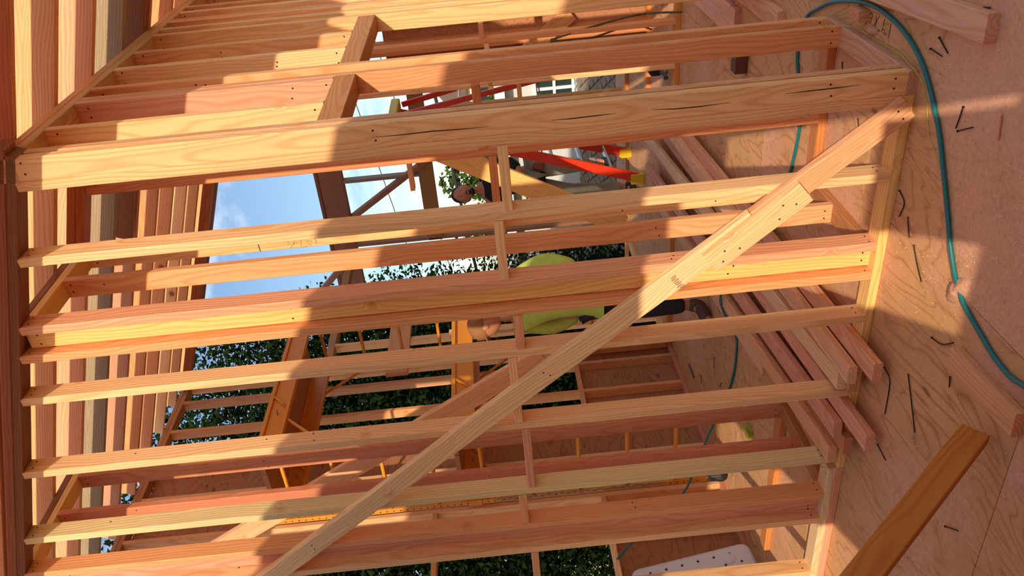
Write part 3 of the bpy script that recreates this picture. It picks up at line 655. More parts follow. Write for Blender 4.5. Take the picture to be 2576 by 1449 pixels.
for zp in (1.84, 3.24):
    for y in SY:
        ch = empty('side_truss', (SX[0], y, zp), parent=SCF)
        for dz in (0, .14): solid('truss_rail', (SX[0]+.02, SX[1]-.02), (y-.022, y+.022), (zp+dz, zp+dz+.03), SCAF, ch, .003)
        solid('truss_web', (SX[0]+.02, SX[1]-.02), (y-.004, y+.004), (zp+.03, zp+.14), SCAF, ch, .001)
        for k in range(3): tube('diagonal_strut', [(SX[0]+.05+.02, y, zp-.30), (SX[0]+.36, y, zp+.0)] if k == 0 else [(SX[1]-.07, y, zp-.30), (SX[1]-.36, y, zp)] if k == 1 else [(SX[0]+.5, y-.01, zp+.03), (SX[0]+.62, y-.01, zp+.14)], .012, SCAF, ch, 8)
        tube('lock_pin', [(SX[0]+.42, y-.05, zp+.08), (SX[0]+.42, y+.05, zp+.08)], .005, STEEL, ch, 6)
    n = 3
    for k in range(n):
        y0 = SY[0]+.03+k*(.61/n); box('deck_plank', (SX[0]+.04, SX[1]-.04), (y0, y0+.61/n-.006), (zp+.145, zp+.18), SCF, srgb(170, 112, 70))
V, Fc = [], []
for k in range(26):
    z = 1.72-.048*k; c = Vector((SX[0]-.03, SY[1]-.02, z))
    for j in range(8):
        a0, a1 = j*math.pi/4, (j+1)*math.pi/4
        ax = Vector((0, 1, 0)) if k % 2 else Vector((1, 0, 0))
        tube_data([c+ax*.012*math.cos(a0)+Vector((0, 0, .03*math.sin(a0))), c+ax*.012*math.cos(a1)+Vector((0, 0, .03*math.sin(a1)))], .0035, 4, V, Fc)
mesh_obj('chain', V, Fc, STEEL, SCF)

# --- step ladder
LD = empty('step_ladder', (5.2, 2.2, 0), 'orange fibreglass step ladder with aluminium treads and yellow feet', 'ladder')
def rail(name, A, B, w=.10, t=.03, mat=RED, parent=LD):
    A, B = Vector(A), Vector(B); X = (B-A); L = X.length; X.normalize(); U = Vector((0, 1, 0)); U = (U-X*U.dot(X)).normalized(); Vv = X.cross(U)
    bm = bmesh.new(); bmesh.ops.create_cube(bm, size=1)
    for v in bm.verts: v.co = Vector(((v.co.x+.5)*L, v.co.y*w, v.co.z*t))
    bmesh.ops.bevel(bm, geom=list(bm.edges), offset=.004, segments=1, affect='EDGES')
    me = bpy.data.meshes.new(name); bm.to_mesh(me); bm.free(); me.materials.append(mat); o = bpy.data.objects.new(name, me)
    o.matrix_basis = Matrix(((X.x, U.x, Vv.x, A.x), (X.y, U.y, Vv.y, A.y), (X.z, U.z, Vv.z, A.z), (0, 0, 0, 1))); return put(o, parent)
fr = [((4.86, 2.645, .02), (5.03, 1.90, 2.44)), ((5.58, 2.665, .02), (5.40, 1.90, 2.44))]
re_ = [((4.92, 1.36, .02), (5.06, 1.80, 2.40)), ((5.52, 1.36, .02), (5.38, 1.80, 2.40))]
for A, B in fr:
    o = rail('front_rail', A, B); 
    solid('foot', (A[0]-.025, A[0]+.025), (A[1]-.06, A[1]+.05), (0, .14), YEL, o, .006)
for A, B in re_:
    o = rail('rear_rail', A, B, .055, .03); solid('foot', (A[0]-.022, A[0]+.022), (A[1]-.05, A[1]+.04), (0, .10), YEL, o, .006)
for k in range(1, 8):
    f = k*.305/2.44; a, b = Vector(fr[0][0]).lerp(Vector(fr[0][1]), f), Vector(fr[1][0]).lerp(Vector(fr[1][1]), f)
    rail('tread', a, b, .085, .025, ALU)
for k in range(1, 4):
    f = k*.25; a, b = Vector(re_[0][0]).lerp(Vector(re_[0][1]), f), Vector(re_[1][0]).lerp(Vector(re_[1][1]), f); rail('rear_bar', a, b, .03, .02, ALU)
solid('top_cap', (4.99, 5.45), (1.75, 1.96), (2.42, 2.51), YEL, LD, .012)
for i in range(2):
    a, b = Vector(fr[i][0]).lerp(Vector(fr[i][1]), .42), Vector(re_[i][0]).lerp(Vector(re_[i][1]), .42); tube('spreader', [a, a.lerp(b, .5)+Vector((0, 0, -.03)), b], .008, ALU, LD, 6)

# --- nail gun hung near the rear right wall
NG = empty('nail_gun', (3.9, 1.2, .04), 'black and grey pneumatic nail gun resting on the boards at the rear', 'nail gun')
solid('body', (3.86, 3.98), (1.18, 1.25), (.055, .16), RUB, NG, .02); solid('magazine', (3.70, 3.90), (1.20, 1.23), (.04, .08), plain('gun_grey', srgb(70, 82, 90), .4), NG, .006)
solid('handle', (3.96, 4.10), (1.195, 1.235), (.10, .15), RUB, NG, .014); tube('nose', [(3.87, 1.215, .06), (3.84, 1.215, .02)], .018, STEEL, NG, 10)
o = tube('power_cord', spline([(4.45, 1.02, .03), (4.0, .85, .30), (3.55, .80, .75), (3.50, .76, 1.0)], 6)+spline([(3.50, .76, 1.0), (3.52, .70, .7), (3.6, .66, .30), (3.4, .62, .02)], 6), .008, plain('olive_cord', srgb(84, 80, 52), .7), None, 6); tag(o, 'olive cord looped beside the right rear studs', 'cord')
o = box('dark_block', (1.86, 1.95), (.40, .60), (0, .075), None, srgb(92, 54, 36)); tag(o, 'dark brown block on the floor seen between the corner studs', 'block')
o = box('scrap_plank', (2.05, 3.1), (.28, .46), (0, .038), None, srgb(214, 158, 130)); tag(o, 'pink scrap plank lying on the floor beyond the dark block', 'offcut')
o = box('scrap_plank', (1.35, 3.3), (.12, .22), (0, .038), None, srgb(206, 150, 112)); tag(o, 'long scrap plank lying along the inside of the right wall', 'offcut')

# --- white dimpled plastic panel leaning on the left wall
WP = empty('plastic_panel', (.86, 3.6, 0), 'white plastic panel with rows of dimples leaning by the left wall', 'panel')
def panel():
    bm = bmesh.new(); pts = []
    w, h, r = .34, .82, .06
    for cxx, czz, a0 in ((w-r, h-r, 0), (-w+r, h-r, 90), (-w+r, r, 180), (w-r, r, 270)):
        for k in range(7): t = math.radians(a0+15*k); pts.append((cxx+r*math.cos(t), czz+r*math.sin(t)))
    f = [bm.verts.new((x, 0, z)) for x, z in pts]; b = [bm.verts.new((x, .03, z)) for x, z in pts]; n = len(pts)
    g = [bm.verts.new((x*.93, -.012, (z-.41)*.96+.41)) for x, z in pts]
    bm.faces.new(g[::-1] if False else g); bm.faces.new(b[::-1])
    for k in range(n):
        bm.faces.new((f[k], b[k], b[(k+1) % n], f[(k+1) % n])); bm.faces.new((g[k], f[k], f[(k+1) % n], g[(k+1) % n]))
    bmesh.ops.recalc_face_normals(bm, faces=bm.faces)
    return bm
pm = bm_obj('sheet', panel(), WHITEP, None); 
rot = Matrix.Translation((.60, 3.56, .035)) @ Matrix.Rotation(math.radians(-5), 4, 'Y') @ Matrix.Rotation(math.radians(-6), 4, 'X')
pm.matrix_basis = rot; WM[pm] = rot.copy(); pm.parent = WP; pm.matrix_parent_inverse = WM[WP].inverted()
hole = bpy.data.meshes.new('dimple'); 
bm = bmesh.new(); bmesh.ops.create_uvsphere(bm, u_segments=8, v_segments=5, radius=.009); bm.to_mesh(hole); bm.free(); hole.materials.append(plain('dimple_dark', srgb(66, 64, 70), .6))
for i in range(13):
    for j in range(8):
        if (i+j) % 2: continue
        o = bpy.data.objects.new('dimple', hole); o.matrix_basis = rot @ Matrix.Translation((-.27+.078*j, -.012, .09+.055*i)); put(o, pm)
for z in (.16, .66):
    bm = bmesh.new(); bmesh.ops.create_uvsphere(bm, u_segments=16, v_segments=8, radius=.045)
    me = bpy.data.meshes.new('boss'); bm.to_mesh(me); bm.free(); me.materials.append(WHITEP); o = bpy.data.objects.new('boss', me); o.matrix_basis = rot @ Matrix.Translation((.24, -.012, z)) @ Matrix.Diagonal((1, .3, 1, 1)); put(o, pm)

# ================================================================== OUTSIDE (this is an upper floor: the ground lies below)
g = solid('ground', (-40, 90), (-60, 70), (-3.6, -3.2), GRASS, None, 0); tag(g, 'dry grass and soil far below the upper floor', 'ground', kind='structure')
g2 = solid('lower_storey', (-3.4, 6.6), (-3.0, 4.0), (-3.2, -.02), WALLW, None, 0); tag(g2, 'closed lower storey under the plywood floor', 'building', kind='structure')
def tree(loc, zt, zb, rx, n, label, mat=LEAF, leaf=.12, seed=1, lumps=26, name='tree', group='trees beyond the left wall'):
    rr_ = random.Random(seed)
    t = empty(name, (loc[0], loc[1], -3.2), label, 'tree', group)
    zc_, rz = (zt+zb)/2, (zt-zb)/2
    cl = []
    for _ in range(lumps):
        while True:
            p = Vector((rr_.uniform(-1, 1), rr_.uniform(-1, 1), rr_.uniform(-1, 1)))
            if p.length < 1: break
        cl.append((Vector((p.x*rx*.75, p.y*rx*.75, p.z*rz*.8)), rr_.uniform(.35, .62)))
    V, Fc = [], []
    for i in range(n):
        c, f = cl[i % lumps]
        d = Vector((rr_.gauss(0, 1), rr_.gauss(0, 1), rr_.gauss(0, 1))).normalized()*(rr_.random()**.4)
        p = c+Vector((d.x*rx*f, d.y*rx*f, d.z*rz*f*.8))
        a = Vector((rr_.gauss(0, 1), rr_.gauss(0, 1), rr_.gauss(0, .6))).normalized(); b_ = a.cross(Vector((rr_.gauss(0, 1), rr_.gauss(0, 1), rr_.gauss(0, 1)))).normalized()
        l = leaf*rr_.uniform(.6, 1.25); s0 = len(V); q0 = p+Vector((loc[0], loc[1], zc_))
        nn = a.cross(b_)*l*.12
        V += [tuple(q0-a*l*.5), tuple(q0+b_*l*.27+nn), tuple(q0+a*l*.5), tuple(q0-b_*l*.27+nn)]
        Fc += [[s0, s0+1, s0+2], [s0, s0+2, s0+3]]
    o = mesh_obj('foliage', V, Fc, mat, t); o['kind'] = 'stuff'
    tr = tube('trunk', [(loc[0], loc[1], -3.2), (loc[0]+.1, loc[1], zb), (loc[0], loc[1]+.1, zc_)], .16, BARK, t, 8, taper=[.2, .15, .07])
    for k in range(7):
        c, f = cl[k]; tube('branch', [(loc[0], loc[1], zb+(zc_-zb)*.5), (loc[0]+c.x*.5, loc[1]+c.y*.5, zc_+c.z*.4), (loc[0]+c.x, loc[1]+c.y, zc_+c.z)], .05, BARK, t, 5, taper=[.07, .045, .015])
    return t
tree((9.2, 8.8), 9.8, -2.2, 2.6, 46000, 'tallest dark leafy tree beyond the left wall, behind the scaffold', seed=2)
tree((6.4, 8.4), 9.6, -2.5, 2.4, 42000, 'dark leafy tree beyond the left wall, left of the tallest one', seed=3)
tree((11.9, 9.4), 5.2, -2.4, 1.9, 28000, 'dark leafy tree right of the tallest one behind the scaffold', seed=4)
tree((4.0, 8.6), 8.6, -2.5, 2.3, 30000, 'leftmost dark leafy tree beyond the left wall', seed=5)
tree((12.7, 10.6), 3.0, -2.4, 1.4, 11000, 'low round tree between the framing and the white house', mat=LEAF2, seed=6)
tree((8.2, 6.7), 1.6, -2.6, 1.3, 14000, 'low dark shrub just outside the left rear corner', seed=7, name='shrub')
tree((19.5, 9.3), 3.2, -1.5, 1.2, 4000, 'thin feathery pine against the sky beyond the far wall', mat=LEAF2, leaf=.22, seed=8, lumps=9, name='pine_tree')
tree((26, 10.5), 2.9, -2.0, 1.8, 4500, 'far olive green tree beside the beige house', mat=LEAF2, leaf=.25, seed=9, group='far trees')
tree((31, 16.0), 3.4, -2.0, 2.4, 4500, 'far olive green tree left of the overhead cable', mat=LEAF2, leaf=.3, seed=10, group='far trees')
tree((7.6, 12.8), 2.6, -2.4, 1.3, 5000, 'small tree in front of the beige house at the far left', mat=LEAF2, seed=12, group='far trees')

def window(parent, x, y0, y1, z0, z1, nx=2, nz=2, axis='x'):
    w = empty('window', (x, (y0+y1)/2, z0), parent=parent)
    def bx(nm, a0, a1, b0, b1, d0, d1, mat):
        if axis == 'x': return solid(nm, (x+d0, x+d1), (a0, a1), (b0, b1), mat, w, .004)
        return solid(nm, (a0, a1), (x+d0, x+d1), (b0, b1), mat, w, .004)
    for k in range(nx):
        for j in range(nz):
            a0 = y0+(y1-y0)*k/nx; a1 = y0+(y1-y0)*(k+1)/nx; b0 = z0+(z1-z0)*j/nz; b1 = z0+(z1-z0)*(j+1)/nz
            bx('pane', a0+.03, a1-.03, b0+.03, b1-.03, -.02, -.005, GLASSD)
    for k in range(nx+1): a = y0+(y1-y0)*k/nx; bx('mullion', a-.03, a+.03, z0-.05, z1+.05, -.06, -.0, FRAMEW)
    for j in range(nz+1): b = z0+(z1-z0)*j/nz; bx('mullion', y0-.05, y1+.05, b-.03, b+.03, -.058, -.0, FRAMEW)
    return w
HW = empty('white_house', (14, 6, -3.2), 'white stucco house next door with a paned window above a shingled roof', 'house')
solid('wall', (14, 17.4), (3.4, 9.2), (-3.2, 1.25), WALLW, HW, 0)
rf = solid('roof', (13.6, 17.8), (3.1, 9.5), (1.25, 1.36), SHING, HW, .02)
solid('fascia', (13.56, 13.6), (3.1, 9.5), (1.16, 1.37), FRAMEW, HW, .004)
window(HW, 14, 4.43, 5.02, -.30, .50); window(HW, 14, 8.2, 8.75, -.2, .7, 1, 2)
tube('downpipe', [(13.95, 4.2, -3.2), (13.95, 4.2, 1.2)], .04, FRAMEW, HW, 8)
LRF = empty('lower_roof', (12.4, 5.4, -1.1), parent=HW)
A0, A1 = Vector((13.98, 0, -.36)), Vector((10.9, 0, -1.75)); dv = (A1-A0); Lr = dv.length; dv.normalize(); nr = Vector((-dv.z, 0, dv.x)); nr = nr if nr.z > 0 else -nr
V = [tuple(A0+Vector((0, 3.4, 0))-nr*.02), tuple(A0+Vector((0, 8.4, 0))-nr*.02), tuple(A1+Vector((0, 8.4, 0))-nr*.02), tuple(A1+Vector((0, 3.4, 0))-nr*.02)]
V += [tuple(Vector(v)-nr*.06) for v in V]
mesh_obj('roof_deck', V, [[0, 1, 2, 3], [7, 6, 5, 4], [0, 4, 5, 1], [1, 5, 6, 2], [2, 6, 7, 3], [3, 7, 4, 0]], GREY, LRF)
shm = bpy.data.meshes.new('shingle'); a = .125
shm.from_pydata([(0, -a, .004), (a*1.1, 0, .030), (0, a, .004), (-a*1.1, 0, .002), (0, -a, -.014), (a*1.1, 0, .010), (0, a, -.014), (-a*1.1, 0, -.016)], [], [[0, 1, 2, 3], [4, 7, 6, 5], [0, 4, 5, 1], [1, 5, 6, 2], [2, 6, 7, 3], [3, 7, 4, 0]]); shm.materials.append(SHING)
rows = 0
for i in range(20):
    for k in range(15):
        s_ = .14+i*.155; y = 3.62+k*.25+(.125 if i % 2 else 0)
        if s_ > Lr-.1: continue
        P = A0+dv*s_; 
        o = bpy.data.objects.new('shingle', shm); o.matrix_basis = Matrix(((dv.x, 0, nr.x, P.x), (0, 1, 0, y), (dv.z, 0, nr.z, P.z), (0, 0, 0, 1))); put(o, LRF)
HB = empty('beige_house', (40, 14, -3.2), 'small far beige house with a dark roof beyond the ladder', 'house')
solid('wall', (40, 46), (11.5, 15.2), (-3.2, 2.6), BEIGE, HB, 0)
mesh_obj('roof', [(39.6, 11.1, 2.6), (46.4, 11.1, 2.6), (46.4, 15.6, 2.6), (39.6, 15.6, 2.6), (39.6, 13.35, 4.1), (46.4, 13.35, 4.1)], [[0, 3, 2, 1], [0, 1, 5, 4], [3, 4, 5, 2], [0, 4, 3], [1, 2, 5]], plain('far_roof', srgb(104, 84, 74), .95), HB)
window(HB, 40, 13.2, 14.2, 1.0, 2.1, 2, 1)
HL = empty('beige_house', (10, 16, -3.2), 'pale beige house glimpsed low between the leftmost studs', 'house')
solid('wall', (7.5, 14.5), (16, 21), (-3.2, 2.9), BEIGE, HL, 0)
mesh_obj('roof', [(7.1, 15.6, 2.9), (14.9, 15.6, 2.9), (14.9, 21.4, 2.9), (7.1, 21.4, 2.9), (7.1, 18.5, 4.4), (14.9, 18.5, 4.4)], [[3, 2, 1, 0], [0, 1, 5, 4], [3, 4, 5, 2], [0, 4, 3], [1, 2, 5]], plain('grey_roof', srgb(120, 122, 128), .9), HL)
for x0 in (8.6, 10.4, 12.2): window(HL, 16, x0, x0+.9, .9, 2.1, 2, 1, 'y')
for i, (z0, dz, r, lab) in enumerate(((5.9, -.16, .012, 'highest overhead wire crossing the sky beyond the far wall'), (4.95, -.16, .012, 'second overhead wire just under the highest one'), (3.55, -.10, .05, 'thick dark overhead cable with clamps below the two thin wires'))):
    pts = [(18+i*.4, -20+2.5*k, z0+dz*(-20+2.5*k)+.004*((-20+2.5*k)-8)**2*.3) for k in range(25)]
    o = tube('overhead_wire', pts, r, WIRE, None, 6); tag(o, lab, 'wire', 'overhead wires')
for y, lab in ((-21, 'utility pole off to the right carrying the overhead wires'), (41, 'utility pole off to the left carrying the overhead wires')):
    up_ = empty('utility_pole', (18.4, y, -3.2), lab, 'utility pole'); zt_ = 9.5 if y < 0 else 1.2
    tube('pole', [(18.4, y, -3.2), (18.4, y, zt_)], .15, POLE, up_, 10); solid('crossarm', (17.4, 19.4), (y-.06, y+.06), (zt_-.6, zt_-.48), POLE, up_, .005)

# ================================================================== PEOPLE
def skin_eval(verts, edges, root=0, sub=2):
    """skinned skeleton -> plain mesh (continuous, tapering limbs)"""
    me = bpy.data.meshes.new('skel'); me.from_pydata([v[0] for v in verts], edges, [])
    o = bpy.data.objects.new('skel', me); COL.objects.link(o)
    sk = o.modifiers.new('s', 'SKIN'); sk.use_smooth_shade = True
    sv = me.skin_vertices[0].data
    for i, v in enumerate(verts):
        r = v[1]; sv[i].radius = (r, r) if not isinstance(r, tuple) else r; sv[i].use_root = (i == root)
    ss = o.modifiers.new('u', 'SUBSURF'); ss.levels = sub; ss.render_levels = sub
    dg = bpy.context.evaluated_depsgraph_get(); out = bpy.data.meshes.new_from_object(o.evaluated_get(dg))
    bpy.data.objects.remove(o); return out
def head_bm(bm, C, face, up, s=1.0, mouth_open=0.0):
    """skull, jaw, nose, brows, lips and ears in the direction face"""
    f = Vector(face).normalized(); u = Vector(up); u = (u-f*u.dot(f)).normalized(); r = f.cross(u)
    T = Matrix(((r.x, f.x, u.x, C[0]), (r.y, f.y, u.y, C[1]), (r.z, f.z, u.z, C[2]), (0, 0, 0, 1)))
    n0 = len(bm.verts)
    res = bmesh.ops.create_uvsphere(bm, u_segments=28, v_segments=20, radius=1.0)['verts']
    for v in res:
        x, y, z = v.co
        X, Y, Z = x*.078, y*.098, z*.118
        if z < 0: X *= 1-.30*(-z)**1.4; Y = Y*(1-.18*(-z)) + .012*(-z)
        if y > 0:                                             # the face side
            Y *= .93
            g_ = lambda cx_, cz_, w, h: math.exp(-((X-cx_)/w)**2-((Z-cz_)/h)**2)
            Y += .020*g_(0, -.018, .014, .020)+.012*g_(0, -.034, .018, .010)    # nose
            Y -= .012*g_(.030, .012, .016, .010)+.012*g_(-.030, .012, .016, .010)  # sockets
            Y += .006*g_(0, .030, .05, .010)                   # brow
            Y += .006*g_(0, -.066, .022, .006)+.008*g_(0, -.095, .02, .014) # lips, chin
            if mouth_open: Y -= .022*mouth_open*g_(0, -.064, .020, .010)
        v.co = T @ (Vector((X, Y, Z))*s)
    for sd in (-1, 1):
        e = bmesh.ops.create_uvsphere(bm, u_segments=10, v_segments=8, radius=1.0)['verts']
        for v in e: v.co = T @ (Vector((sd*.079+v.co.x*.010, -.008+v.co.y*.019, -.008+v.co.z*.032))*s)
    return T @ Matrix.Scale(s, 4)
def person(name, at, label, body_v, body_e, heads, clothes, extras=()):
    P = empty(name, at, label, 'person')
    bm = bmesh.new()
    bm.from_mesh(skin_eval(body_v, body_e))
    T = head_bm(bm, *heads)
    me = bpy.data.meshes.new('body'); bm.to_mesh(me); bm.free(); me.materials.append(SKIN)
    o = bpy.data.objects.new('body', me); put(o, P)
    rm = o.modifiers.new('r', 'REMESH'); rm.mode = 'VOXEL'; rm.voxel_size = .009; rm.use_smooth_shade = True
    for nm, v, e, mat in clothes:
        m2 = skin_eval(v, e); m2.materials.clear(); m2.materials.append(mat)
        c = bpy.data.objects.new(nm, m2); put(c, P)
        m2.polygons.foreach_set('use_smooth', [True]*len(m2.polygons))
    for nm, kind_, mat, par in extras:
        bm = bmesh.new()
        if kind_ == 'ball':
            for (cx_, cy_, cz_, rx_, ry_, rz_) in par:
                vs = bmesh.ops.create_uvsphere(bm, u_segments=14, v_segments=10, radius=1.0)['verts']
                for v in vs: v.co = T @ Vector((cx_+v.co.x*rx_, cy_+v.co.y*ry_, cz_+v.co.z*rz_))
        bm_obj(nm, bm, mat, P, True)
    return P, T
def hand(verts, edges, wrist_i, W_, d, pal, curl=.5, s=1.0):
    """palm and five fingers grown from the wrist vertex; d = along the hand, pal = palm side"""
    d, pal = Vector(d).normalized(), Vector(pal); pal = (pal-d*pal.dot(d)).normalized(); sd = d.cross(pal)
    W_ = Vector(W_); verts.append((tuple(W_+d*.045*s), (.034*s, .016*s))); pi = len(verts)-1; edges.append((wrist_i, pi))
    for k, (off, L) in enumerate(((-.030, .070), (-.010, .082), (.010, .078), (.029, .060))):
        b = W_+d*.085*s+sd*off*s; verts.append((tuple(b), .0105*s)); i0 = len(verts)-1; edges.append((pi, i0))
        dd = (d*(1-curl)+pal*curl).normalized(); m = b+dd*L*.5*s; verts.append((tuple(m), .0095*s)); edges.append((i0, len(verts)-1))
        dd2 = (d*(1-1.7*curl)+pal*curl*1.5).normalized(); verts.append((tuple(m+dd2*L*.5*s), .008*s)); edges.append((len(verts)-2, len(verts)-1))
    t0 = W_+d*.035*s-sd*.034*s; verts.append((tuple(t0), .012*s)); edges.append((pi, len(verts)-1))
    verts.append((tuple(t0+(d*.6-sd*.5+pal*.5).normalized()*.045*s), .0095*s)); edges.append((len(verts)-2, len(verts)-1))

# --- worker in the lime shirt, standing in front of the scaffold, back half turned, head bowed to the left
def V3(x, y, z): return (x, y, z)
bv_ = [(V3(2.42, 2.40, .97), (.15, .12)), (V3(2.42, 2.42, 1.20), (.14, .11)), (V3(2.42, 2.43, 1.40), (.155, .11)), (V3(2.41, 2.48, 1.53), .058), (V3(2.40, 2.53, 1.60), .055),
 (V3(2.42, 2.18, 1.43), .062), (V3(2.40, 2.05, 1.22), .052), (V3(2.30, 2.06, 1.02), .040), (V3(2.22, 2.13, .93), .030),
 (V3(2.42, 2.60, 1.43), .060), (V3(2.46, 2.68, 1.17), .050), (V3(2.52, 2.60, .95), .040), (V3(2.56, 2.50, .90), .030),
 (V3(2.42, 2.30, .90), .092), (V3(2.38, 2.26, .50), .062), (V3(2.42, 2.24, .10), .044),
 (V3(2.42, 2.50, .90), .092), (V3(2.38, 2.54, .50), .062), (V3(2.40, 2.57, .10), .044),
 (V3(2.32, 2.23, .05), .040), (V3(2.24, 2.22, .04), .034), (V3(2.30, 2.58, .05), .040), (V3(2.20, 2.59, .04), .034)]
be_ = [(0, 1), (1, 2), (2, 3), (3, 4), (2, 5), (5, 6), (6, 7), (7, 8), (2, 9), (9, 10), (10, 11), (11, 12), (0, 13), (13, 14), (14, 15), (0, 16), (16, 17), (17, 18), (15, 19), (19, 20), (18, 21), (21, 22)]
hand(bv_, be_, 8, bv_[8][0], (-.5, .6, -.4), (.2, .2, -1)); hand(bv_, be_, 12, bv_[12][0], (.4, -.7, -.2), (.2, .2, -1))
grow = lambda idx, f, a=0: [(bv_[i][0], tuple(c*f+a for c in bv_[i][1]) if isinstance(bv_[i][1], tuple) else bv_[i][1]*f+a) for i in idx]
shirt = grow((0, 1, 2), 1.06, .012)+[(V3(2.415, 2.465, 1.49), .068)]+grow((5, 6), 1.25, .012)+[(V3(2.29, 2.07, 1.00), .066)]+grow((9, 10), 1.25, .012)+[(V3(2.52, 2.62, .97), .064), (V3(2.42, 2.40, .82), (.20, .165))]
shirt_e = [(0, 1), (1, 2), (2, 3), (2, 4), (4, 5), (5, 6), (2, 7), (7, 8), (8, 9), (0, 10)]
pants = [(V3(2.42, 2.40, .93), (.135, .105))]+grow((13, 14), 1.1, .014)+[(V3(2.41, 2.24, .16), .068)]+grow((16, 17), 1.1, .014)+[(V3(2.40, 2.565, .16), .068)]
pants_e = [(0, 1), (1, 2), (2, 3), (0, 4), (4, 5), (5, 6)]
boots = [(V3(2.42, 2.24, .17), .058), (V3(2.42, 2.24, .065), .060), (V3(2.33, 2.23, .055), .054), (V3(2.24, 2.22, .048), .048)]
boots2 = [(V3(2.40, 2.57, .17), .058), (V3(2.40, 2.57, .065), .060), (V3(2.30, 2.58, .055), .054), (V3(2.20, 2.59, .048), .048)]
BOOT = plain('brown_boot', srgb(92, 68, 52), .8)
hatm = [('cap', 'ball', BROWN, [(0, -.012, .045, .094, .112, .092)]), ('cap_brim', 'ball', BROWN, [(0, .095, .030, .075, .070, .012)]), ('neck_flap', 'ball', BROWN, [(0, -.085, -.045, .070, .022, .085)])]
person('person', (2.42, 2.42, 0), 'worker in a lime green long-sleeved shirt, brown cap and dark trousers beside the scaffold', bv_, be_, ((2.39, 2.565, 1.71), (-.25, .85, -.35), (0, .15, 1), 1.0),
 [('shirt', shirt, shirt_e, LIME), ('trousers', pants, pants_e, NAVY), ('boot', boots, [(0, 1), (1, 2), (2, 3)], BOOT), ('boot', boots2, [(0, 1), (1, 2), (2, 3)], BOOT)], hatm)

# --- laughing worker in black on the ladder's lowest tread
ox, oy, oz = 5.22, 2.66, .27
bv_ = [(V3(ox, oy+.02, oz+.90), (.15, .115)), (V3(ox, oy+.05, oz+1.10), (.145, .105)), (V3(ox, oy+.07, oz+1.29), (.165, .105)), (V3(ox-.01, oy+.09, oz+1.42), .057), (V3(ox-.02, oy+.10, oz+1.48), .055),
 (V3(ox, oy-.12, oz+1.33), .058), (V3(ox-.10, oy-.24, oz+1.12), .047), (V3(ox-.24, oy-.20, oz+1.00), .038), (V3(ox-.32, oy-.14, oz+1.00), .029),
 (V3(ox-.02, oy+.25, oz+1.33), .058), (V3(ox-.18, oy+.30, oz+1.13), .047), (V3(ox-.40, oy+.22, oz+1.07), .038), (V3(ox-.50, oy+.17, oz+1.06), .029),
 (V3(ox, oy-.07, oz+.84), .090), (V3(ox-.05, oy-.09, oz+.44), .060), (V3(ox, oy-.08, oz+.10), .044),
 (V3(ox, oy+.12, oz+.84), .090), (V3(ox-.03, oy+.20, oz+.46), .060), (V3(ox+.02, oy+.24, oz+.02), .044), (V3(ox+.02, oy+.24, .10), .042),
 (V3(ox-.10, oy-.08, oz+.05), .036), (V3(ox-.08, oy+.25, .05), .036)]
be_ = [(0, 1), (1, 2), (2, 3), (3, 4), (2, 5), (5, 6), (6, 7), (7, 8), (2, 9), (9, 10), (10, 11), (11, 12), (0, 13), (13, 14), (14, 15), (0, 16), (16, 17), (17, 18), (18, 19), (15, 20), (19, 21)]
hand(bv_, be_, 8, bv_[8][0], (-.8, .3, 0), (.2, .5, -.8)); hand(bv_, be_, 12, bv_[12][0], (-.8, -.4, .1), (.2, -.7, -.5), .6)
grow = lambda idx, f, a=0: [(bv_[i][0], tuple(c*f+a for c in bv_[i][1]) if isinstance(bv_[i][1], tuple) else bv_[i][1]*f+a) for i in idx]
shirt = grow((0, 1, 2), 1.08, .012)+[(V3(ox-.005, oy+.085, oz+1.385), .066)]+grow((5, 6, 7), 1.25, .012)+grow((9,), 1.22, .010)+[(V3(ox, oy+.01, oz+.72), (.20, .155))]
shirt_e = [(0, 1), (1, 2), (2, 3), (2, 4), (4, 5), (5, 6), (2, 7), (0, 8)]
sleeve = []
pants = [(V3(ox, oy+.02, oz+.87), (.16, .122))]+grow((13, 14), 1.1, .012)+[(V3(ox, oy-.08, oz+.15), .066)]+grow((16, 17), 1.1, .012)+[(V3(ox+.02, oy+.24, oz+.0), .066), (V3(ox+.02, oy+.24, .15), .062)]
pants_e = [(0, 1), (1, 2), (2, 3), (0, 4), (4, 5), (5, 6), (6, 7)]
bA = [(V3(ox+.01, oy-.08, oz+.15), .055), (V3(ox+.01, oy-.08, oz+.062), .056), (V3(ox-.08, oy-.085, oz+.055), .050), (V3(ox-.17, oy-.09, oz+.045), .044)]
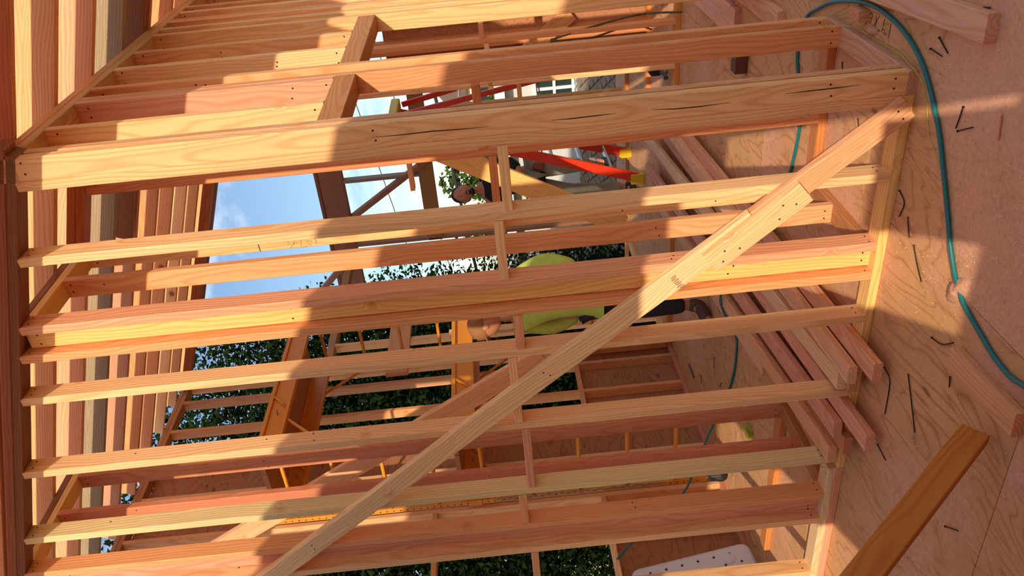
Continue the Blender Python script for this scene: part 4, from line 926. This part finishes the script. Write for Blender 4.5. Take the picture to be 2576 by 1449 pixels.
bB = [(V3(ox+.02, oy+.24, .15), .055), (V3(ox+.02, oy+.24, .062), .056), (V3(ox-.07, oy+.25, .055), .050), (V3(ox-.16, oy+.25, .046), .044)]
belt = [(V3(ox, oy+.015, oz+.83), (.205, .165)), (V3(ox, oy+.02, oz+.88), (.200, .160))]
pouch = [(V3(ox-.10, oy-.15, oz+.86), .05), (V3(ox-.10, oy-.16, oz+.72), .06)]
WHT = plain('white_cloth', srgb(220, 220, 220), .9)
cl = [('shirt', shirt, shirt_e, BLACK), ('trousers', pants, pants_e, DENIM), ('boot', bA, [(0, 1), (1, 2), (2, 3)], RUB), ('boot', bB, [(0, 1), (1, 2), (2, 3)], RUB), ('tool_belt', belt, [(0, 1)], LEATH), ('tool_pouch', pouch, [(0, 1)], LEATH)]
a_, b_ = Vector(bv_[9][0]), Vector(bv_[10][0])
for k in range(5):
    p_, q_ = a_.lerp(b_, .30+.14*k), a_.lerp(b_, .44+.14*k)
    cl.append(('sleeve_stripe', [(tuple(p_), .072-.002*k), (tuple(q_), .071-.002*k)], [(0, 1)], WHT if k % 2 else BLACK))
ex = [('hair', 'ball', HAIR, [(0, -.022, .042, .083, .094, .092), (.055, -.03, .0, .032, .06, .05), (-.055, -.03, .0, .032, .06, .05)]), ('beard', 'ball', HAIR, [(0, .062, -.098, .040, .026, .020), (0, .088, -.048, .022, .008, .005)]),
 ('eyes', 'ball', WHT, [(.030, .071, .012, .011, .010, .008), (-.030, .071, .012, .011, .010, .008)]), ('pupils', 'ball', HAIR, [(.030, .080, .012, .005, .003, .006), (-.030, .080, .012, .005, .003, .006)]),
 ('mouth', 'ball', plain('mouth_dark', srgb(70, 22, 20), .6), [(0, .078, -.066, .024, .010, .014)]), ('teeth', 'ball', WHT, [(0, .086, -.058, .020, .006, .005)])]
person('person', (ox, oy, 0), 'laughing worker in a black shirt and grey jeans standing on the orange ladder', bv_, be_, ((ox-.03, oy+.115, oz+1.60), (-.80, -.42, .18), (0, .12, 1), 1.12, 1.0), cl, ex)
